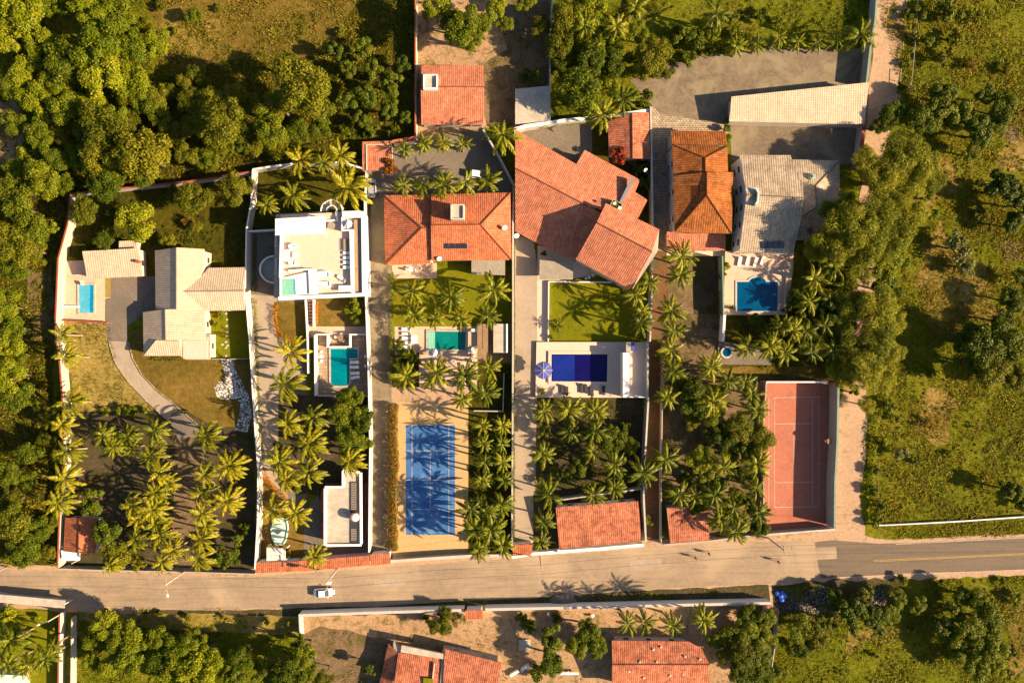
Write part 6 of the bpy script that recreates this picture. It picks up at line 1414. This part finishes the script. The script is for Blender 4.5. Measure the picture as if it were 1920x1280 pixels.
# ---------------------------------------------------------------- cars
def car(px, py, deg, paint, label, hatch=False):
    p = P(px, py, .9); t = empty('parked_car' if 'parked' in label else 'car', (p.x, p.y, .04), label, 'car', rz=R(deg))
    Lh = 2.0 if hatch else 2.15
    sec = [(-Lh, .62, .45, .72), (-Lh + .15, .78, .3, .86), (-Lh + .6, .85, .25, .93), (-.6, .87, .25, .95), (.7, .87, .25, .93), (1.3, .85, .25, .86), (Lh - .25, .76, .28, .74), (Lh, .55, .42, .62)]
    b = MB(); rings = []
    for x, w_, z0, z1 in sec:
        n0 = len(b.v)
        for y, z in ((-w_ * .9, z0), (-w_, z0 + .15), (-w_, z1 - .16), (-w_ * .86, z1), (0, z1 + .035), (w_ * .86, z1), (w_, z1 - .16), (w_, z0 + .15), (w_ * .9, z0)): b.v.append((x, y, z))
        rings.append(n0)
    for a, c_ in zip(rings, rings[1:]):
        for k in range(9):
            k2 = (k + 1) % 9; b.f.append([a + k, c_ + k, c_ + k2, a + k2]); b.uv.append([(0, 0)] * 4)
    for a, rv in ((rings[0], False), (rings[-1], True)):
        q = [a + k for k in range(9)]; b.f.append(q if not rv else q[::-1]); b.uv.append([(0, 0)] * 9)
    b.build('body', M[paint], t, smooth=True)
    xb0, xb1, xr0, xr1 = (-1.85, 1.05, -1.35, .2) if hatch else (-1.5, 1.05, -.85, .3)
    zb, zr, wb, wr = .955, 1.42, .76, .58
    for nm, q, m in (('windscreen', [(xb1, -wb, zb), (xb1, wb, zb), (xr1, wr, zr), (xr1, -wr, zr)], 'glass'), ('rear_window', [(xb0, wb, zb), (xb0, -wb, zb), (xr0, -wr, zr), (xr0, wr, zr)], 'glass'),
                     ('side_window', [(xb0, -wb, zb), (xb1, -wb, zb), (xr1, -wr, zr), (xr0, -wr, zr)], 'glass'), ('side_window', [(xb1, wb, zb), (xb0, wb, zb), (xr0, wr, zr), (xr1, wr, zr)], 'glass')):
        c = MB(); c.poly(q); cen = Vector((-.2, 0, .9)); c.poly([tuple(Vector(v).lerp(cen, .04)) for v in q][::-1]); c.build(nm, M[m], t)
    c = MB(); c.prism([Vector((xr0 - .04, -wr - .03, zr + .03)), Vector((xr1 + .04, -wr - .03, zr + .03)), Vector((xr1 + .04, wr + .03, zr + .03)), Vector((xr0 - .04, wr + .03, zr + .03))], dz=.05); c.build('roof', M[paint], t, bevel=.02)
    for s in (-1, 1):
        c = MB(); c.tube([(xr0, s * (wr + .01), zr + .01), (xb0, s * (wb + .01), zb)], .035, 5); c.tube([(xr1, s * (wr + .01), zr + .01), (xb1, s * (wb + .01), zb)], .035, 5); c.build('pillar', M[paint], t)
        c = MB(); c.box((.85, s * .96, .98), (.14, .2, .12)); c.build('mirror', M[paint], t, bevel=.03)
        c = MB(); c.box((Lh - .2, s * .56, .70), (.3, .26, .12)); c.build('headlight', M['glass'], t, bevel=.03)
        c = MB(); c.box((-Lh + .12, s * .6, .76), (.16, .24, .12)); c.build('tail_light', M['redpaint'], t, bevel=.02)
        for x in (-1.3, 1.3):
            c = MB(); c.tube([(x, s * .66, .31), (x, s * .88, .31)], .31, 14); w2 = c.build('wheel', M['rubber'], t)
            c = MB(); c.tube([(x, s * .87, .31), (x, s * .892, .31)], .18, 10); c.build('rim', M['metal'], w2)
    return t
car(607, 1111, 3, 'carwhite', 'white sedan driving on the dusty road')
car(697, 352, 92, 'carsilver', 'silver car parked under the big palm by the lane', True)
car(898, 327, -8, 'carwhite', 'white hatchback parked in the shaded car yard', True)

# ---------------------------------------------------------------- people on the road
M['skin'] = plain('skin', (.25, .13, .08), .6); M['shirt_d'] = plain('dark_shirt', (.05, .04, .05), .9); M['shirt_r'] = plain('brown_red_shirt', (.25, .06, .04), .9); M['shorts'] = plain('navy_shorts', (.03, .035, .06), .9); M['hair'] = plain('black_hair', (.01, .008, .007), .8)
def person(px, py, deg, shirt, label):
    p = P(px, py, 1.5); t = empty('person', (p.x, p.y, .04), label, 'person', rz=R(deg))
    J = {'pel': (0, 0, .95, .13), 'wai': (0, 0, 1.1, .12), 'che': (.02, 0, 1.3, .15), 'nek': (.03, 0, 1.47, .055), 'hd0': (.04, 0, 1.55, .075), 'hd1': (.05, 0, 1.64, .095), 'hd2': (.04, 0, 1.72, .07), 'nos': (.13, 0, 1.62, .025)}
    E = [('pel', 'wai'), ('wai', 'che'), ('che', 'nek'), ('nek', 'hd0'), ('hd0', 'hd1'), ('hd1', 'hd2'), ('hd1', 'nos')]
    for s, sg in (('l', 1), ('r', -1)):
        st = .22 * sg
        J.update({'hip' + s: (0, .1 * sg, .9, .1), 'kn' + s: (st * .7 + .03, .1 * sg, .5, .06), 'an' + s: (st - (.08 if sg < 0 else 0), .1 * sg, .09, .04), 'to' + s: (st + .13, .11 * sg, .035, .032),
                  'sh' + s: (.02, .19 * sg, 1.42, .06), 'el' + s: (-st * .5, .25 * sg, 1.14, .042), 'wr' + s: (-st * .7 + .1, .24 * sg, .92, .028), 'pm' + s: (-st * .7 + .13, .24 * sg, .85, .026)})
        E += [('pel', 'hip' + s), ('hip' + s, 'kn' + s), ('kn' + s, 'an' + s), ('an' + s, 'to' + s), ('che', 'sh' + s), ('sh' + s, 'el' + s), ('el' + s, 'wr' + s), ('wr' + s, 'pm' + s)]
        x0, y0, z0, _ = J['pm' + s]
        for k in range(5):
            a = (k - 2) * .012; th = k == 0
            J[f'f{k}a{s}'] = (x0 + a + (.02 if th else 0), y0 - .012 * sg, z0 - (.02 if th else .045), .008); J[f'f{k}b{s}'] = (x0 + a * 1.3 + (.035 if th else .006), y0 - .02 * sg, z0 - (.05 if th else .085 + .006 * (2 - abs(k - 2.5))), .007)
            E += [('pm' + s, f'f{k}a{s}'), (f'f{k}a{s}', f'f{k}b{s}')]
    def skin(name, keys, grow, m, lv=1):
        ks = [k for k in J if keys is None or k in keys]; idx = {k: i for i, k in enumerate(ks)}
        me = bpy.data.meshes.new(name); me.from_pydata([J[k][:3] for k in ks], [(idx[a], idx[b_]) for a, b_ in E if a in idx and b_ in idx], [])
        o = bpy.data.objects.new(name, me); C.objects.link(o); o.parent = t; me.materials.append(M[m])
        o.modifiers.new('skin', 'SKIN'); sv = me.skin_vertices[0].data if me.skin_vertices else None
        if sv is None:
            bpy.context.view_layer.objects.active = o; sv = me.skin_vertices[0].data
        for k in ks: r_ = J[k][3] + grow; sv[idx[k]].radius = (r_, r_)
        sv[0].use_root = True
        sb_ = o.modifiers.new('sub', 'SUBSURF'); sb_.levels = lv; sb_.render_levels = lv
        return o
    skin('body', None, 0, 'skin'); skin('shirt', {'pel', 'wai', 'che', 'shl', 'shr', 'ell', 'elr'} , .018, shirt); skin('shorts', {'pel', 'hipl', 'hipr', 'knl', 'knr'}, .022, 'shorts')
    b = MB(); b.lathe([(.1, -.03), (.108, .03), (.08, .09), (.02, .115)], (.025, 0, 1.67), 12); b.build('hair', M['hair'], t, smooth=True)
    for s in (-1, 1):
        b = MB(); b.lathe([(.005, -.008), (.012, 0), (.005, .008)], (.135, .035 * s, 1.645), 6); b.build('eye', M['hair'], t)
    b = MB(); b.box((.138, 0, 1.575), (.01, .05, .012)); b.build('mouth', M['redpaint'], t)
    return t
try:
    person(1306, 1047, 190, 'shirt_r', 'leftmost of three people walking along the road, reddish top')
    person(1331, 1039, 185, 'shirt_d', 'middle walker of three, nearest the sandy verge')
    person(1461, 1054, 10, 'shirt_d', 'rightmost walker, alone on the road near the new asphalt')
except Exception as e: print('person failed', e)

# ---------------------------------------------------------------- poles and wires
def pole(px, py, h, label, arm=0.0, lamp=False, deg=90, tx=0):
    """base at photo px,py"""
    p = P(px, py, 0); t = empty('utility_pole' if not lamp or arm else 'street_lamp', (p.x, p.y, 0), label, 'utility pole' if arm else 'lamp post')
    b = MB(); b.tube([(0, 0, 0), (0, 0, h)], [.17, .1], 10); b.build('pole', M['concrete'], t, smooth=True)
    if arm:
        b = MB(); b.box((0, 0, h - .35), (.12, arm, .14), R(8)); b.build('crossarm', M['wood'], t)
        for s in (-.45, 0, .45):
            b = MB(); b.lathe([(.05, 0), (.07, .08), (.03, .2)], (0, s * arm, h - .27), 8); b.build('insulator', M['whitep'], t)
    if tx:
        for s in (-1, 0, 1):
            b = MB(); b.lathe([(.2, 0), (.26, .1), (.26, .65), (.15, .75)], (.35 * s, -.35, h - 1.8), 10); b.build('transformer', M['whitep'], t, smooth=True)
    if lamp:
        a = R(deg); d = Vector((math.cos(a), math.sin(a), 0))
        b = MB(); b.tube([Vector((0, 0, h - .8)), d * .8 + Vector((0, 0, h - .3)), d * 1.9 + Vector((0, 0, h - .1))], .045, 6); b.build('lamp_arm', M['metal'], t)
        b = MB(); q = d * 2.1 + Vector((0, 0, h - .12)); b.box(tuple(q), (.6, .24, .14), a); b.build('lamp_head', M['whitep'], t, bevel=.03)
    return t
poles = [(-70, 1060, 9), (352, 1067, 9), (633, 1066, 8.5), (1012, 1040, 9), (1440, 1008, 8.5), (1990, 1000, 9)]
pole(352, 1067, 9, 'concrete pole with crossarm and lamp leaning over the road at lower left', 2.2, True, -80)
pole(633, 1066, 8.5, 'utility pole carrying white transformers above the white sedan', 2.2, tx=1)
pole(1012, 1040, 9, 'utility pole at the foot of the pale driveway', 2.0)
pole(1440, 1008, 8.5, 'utility pole near the street end of the tennis court', 1.8)
pole(15, 1062, 8.5, 'utility pole at the left edge of the road', 1.8)
pole(121, 1146, 5, 'white lamp post at the right end of the thick lower left wall', 0, True, 200)
pole(318, 1184, 3.6, 'thin lamp post among the round trees south of the road', 0, True, 250)
def wire(a, b2, sag, label, name='power_line'):
    n = 14; pts = [a.lerp(b2, i / n) - Vector((0, 0, sag * 4 * (i / n) * (1 - i / n))) for i in range(n + 1)]
    b = MB(); b.tube(pts, .022, 4); o = b.build(name, M['black'], origin=tuple(a)); tag(o, label, 'power line')
places = ['left of the transformer pole', 'above the white sedan', 'mid road', 'by the walkers', 'over the new asphalt']
PB = [(15, 1062, 8.5)] + poles[1:]
first = P(-140, 1058, 0)
names = ['from the left edge pole to the lamp pole', 'between the lamp pole and the transformer pole', 'between the transformer pole and the pale driveway', 'between the pale driveway and the tennis court pole', 'from the tennis court pole over the new road']
for i in range(len(PB) - 1):
    a, c_ = P(PB[i][0], PB[i][1], 0), P(PB[i + 1][0], PB[i + 1][1], 0)
    for k, (dy, nm) in enumerate(((-.9, 'outer'), (.9, 'inner'))):
        wire(Vector((a.x, a.y + dy, PB[i][2] - .05)), Vector((c_.x, c_.y + dy, PB[i + 1][2] - .05)), .8, f'{nm} overhead wire {names[i]}')
# rail and wire fences by the track
def fence(pts, h, label, rail='whiteold', posts=1.9):
    w_ = [P(x, y, h) for x, y in pts]; org = (w_[0].x, w_[0].y, 0); t = empty('rail_fence', org, label, 'fence')
    b = MB(); b.tube(w_, .05, 6); b.build('rail', M[rail], t, origin=org)
    for a, c_ in zip(w_, w_[1:]):
        n = max(1, int((c_ - a).length / posts))
        for i in range(n):
            q = a.lerp(c_, i / n); b = MB(); b.box((q.x, q.y, h / 2), (.1, .1, h)); b.build('post', M[rail], t, origin=org)
fence([(1722, -10), (1718, 60), (1712, 130), (1707, 178)], 1.1, 'white rail fence beside the sandy track at the top right')
fence([(1648, 868), (1646, 930), (1642, 985)], 1.0, 'yellowed post fence in the grass right of the track', 'wood')
fence([(1690, 130), (1687, 190)], 1.0, 'short low rail at the right edge of the sandy track')
fence([(1699, 280), (1698, 310)], 1.0, 'little rail among the feathery trees', 'wood', 1.5)
# basketball board, rubbish, small things
bk = empty('basketball_board', P(1557, 827, 3.0), 'dark board with orange hoop on the right wall of the pink court', 'basketball board'); bk.location.z = 0
b = MB(); b.box((0, 0, 1.4), (.12, .12, 2.8)); b.build('post', M['metal'], bk); b = MB(); b.box((-.15, 0, 2.9), (.9, .95, .12)); b.build('board', M['wood'], bk); b = MB(); b.lathe([(.25, 2.8), (.27, 2.83), (.25, 2.86)], (-.8, 0, 0), 14); b.build('hoop', M['redpaint'], bk)
def heap(name, px, py, r, h, mat, n, size, label, cat, kind=None):
    p = P(px, py); g = np.random.default_rng(int(px)); a = g.uniform(0, 6.28, n); rr = r * np.sqrt(g.random(n))
    c = np.stack([rr * np.cos(a), rr * .8 * np.sin(a), h * (1 - (rr / r) ** 2) * g.uniform(.3, 1, n) + .04], 1)
    V = leaves(c, np.tile([0, 0, 1.], (n, 1)), size * g.uniform(.5, 1.5, n), .7, .8, g)
    o = link_mesh(name, np_mesh(name, V, np.arange(4 * n).reshape(n, 4), M[mat]), None, tuple(p)); return tag(o, label, cat, kind=kind)
bt = empty('blue_bags', P(1463, 1116), 'heap of bright blue plastic bags at the end of the south wall', 'bags')
g_ = random.Random(3)
for i in range(9):
    b = MB(); r = g_.uniform(.45, .75); c = (g_.uniform(-.8, .8), g_.uniform(-.8, .8), r * .5)
    b.lathe([(.1, -r * .5), (r * .8, -r * .35), (r, 0), (r * .75, r * .35), (r * .2, r * .55), (.05, r * .75)], c, 9)
    o = b.build('bag', M['bluetarp'], bt)
heap('rubbish_heap', 1480, 1128, 3.2, .4, 'rubbish', 900, .3, 'scattered rubbish right of the blue bags', 'rubbish', 'stuff')
heap('rubbish_heap', 1530, 1125, 4.0, .4, 'rubbish', 1000, .28, 'dark rubbish strewn under the shrubs below the road', 'rubbish', 'stuff')
heap('rubbish_heap', 1640, 1122, 3.0, .3, 'rubbish', 500, .28, 'rubbish scraps at the right end of the dump', 'rubbish', 'stuff')
mo = heap('sand_pile', 1055, 1126, 3.0, .5, 'grass', 60, .3, 'grey earth pile against the long south wall', 'earth pile')
b = MB(); b.lathe([(3.0, 0), (2.4, .25), (1.4, .55), (.4, .72), (.05, .74)], n=22); mm = b.build('mound', M['grey'], mo, smooth=True); mm.scale = (1, .6, 1)
# flat things in the south gardens
for i, (x, y, d) in enumerate([(965, 1262, 30), (985, 1252, 35)]):
    sofa(x, y, 0, 1.6, .5, d, f'white garden bench at the bottom edge, {ordw(i)} from the left', 'whitep')
table(1065, 1262, .03, .5, 'whitep', 'white garden frame table left of the speckled roof', .8, (4.4, .5))
table(984, 1208, .03, .6, 'concrete', 'pale square slab table in the south garden', .3, (2.4, 2.2))
for i, (x, y) in enumerate([(1112, 1154), (1028, 1150)]):
    chair(x, y, .03, 30 + 50 * i, f'white chair near the long south wall, {"right" if i == 0 else "left"} one', 'south garden chairs')
def pot(px, py, z, label, s=1.0):
    p = at(px, py, z + .5); t = empty('potted_plant', (p.x, p.y, z), label, 'potted plant')
    b = MB(); b.lathe([(.18 * s, 0), (.28 * s, .4 * s), (.26 * s, .42 * s)], n=12); b.build('pot', M['redpaint'], t)
    link_mesh('foliage', LIB['bush'][0][0], t, (0, 0, .6 * s), .35 * s)
pot(1372, 577, 1.2, 'potted plant at the lower left of the deep blue pool', 1.3); pot(1468, 582, 1.2, 'potted plant at the lower right of the deep blue pool', 1.1)
pot(1020, 476, .02, 'potted plant above the brown slatted pergola', 1.5); pot(541, 1033, .02, 'white-leaved potted plant right of the white street pergola', 1.4)
pot(590, 742, .02, 'potted plant at the lower left corner of the teal pool terrace', 1.4); pot(1033, 632, .02, 'potted plant in the lawn corner above the navy pool deck', 1.3)
lb = MB(); lb.lathe([(.35, .02), (.38, .35), (.2, .5), (.02, .55)], n=14); o = lb.build('white_globe', M['whitep'], smooth=True, origin=None); o.location = P(1046, 1032, 1.9); o.location.z = 1.8; tag(o, 'white round globe lamp on the wall left of the street garage', 'globe lamp')
# satellite dishes and small roof clutter on the other houses
dish(1152, 380, 6.4, 'small dish by the open tank of the rotated roof', .3)
for i, (x, y, z) in enumerate([(1240, 1212, 3.6), (1225, 1217, 3.7), (1285, 1230, 4.1), (1232, 1240, 4.3), (1200, 1240, 4.3), (1257, 1265, 3.9), (1313, 1235, 4.2), (1207, 1270, 3.8), (1281, 1263, 3.9), (1180, 1258, 4.0)]):
    p = P(x, y, z); b = MB(); b.box((0, 0, 0), (.4, .35, .12)); o = b.build('loose_tile', M['whiteold']); o.location = (p.x, p.y, z + .07)
    o.rotation_euler = (0, 0, i); tag(o, 'loose pale tile lying on the speckled coral roof', 'roof tile', 'loose pale tiles on the speckled roof')
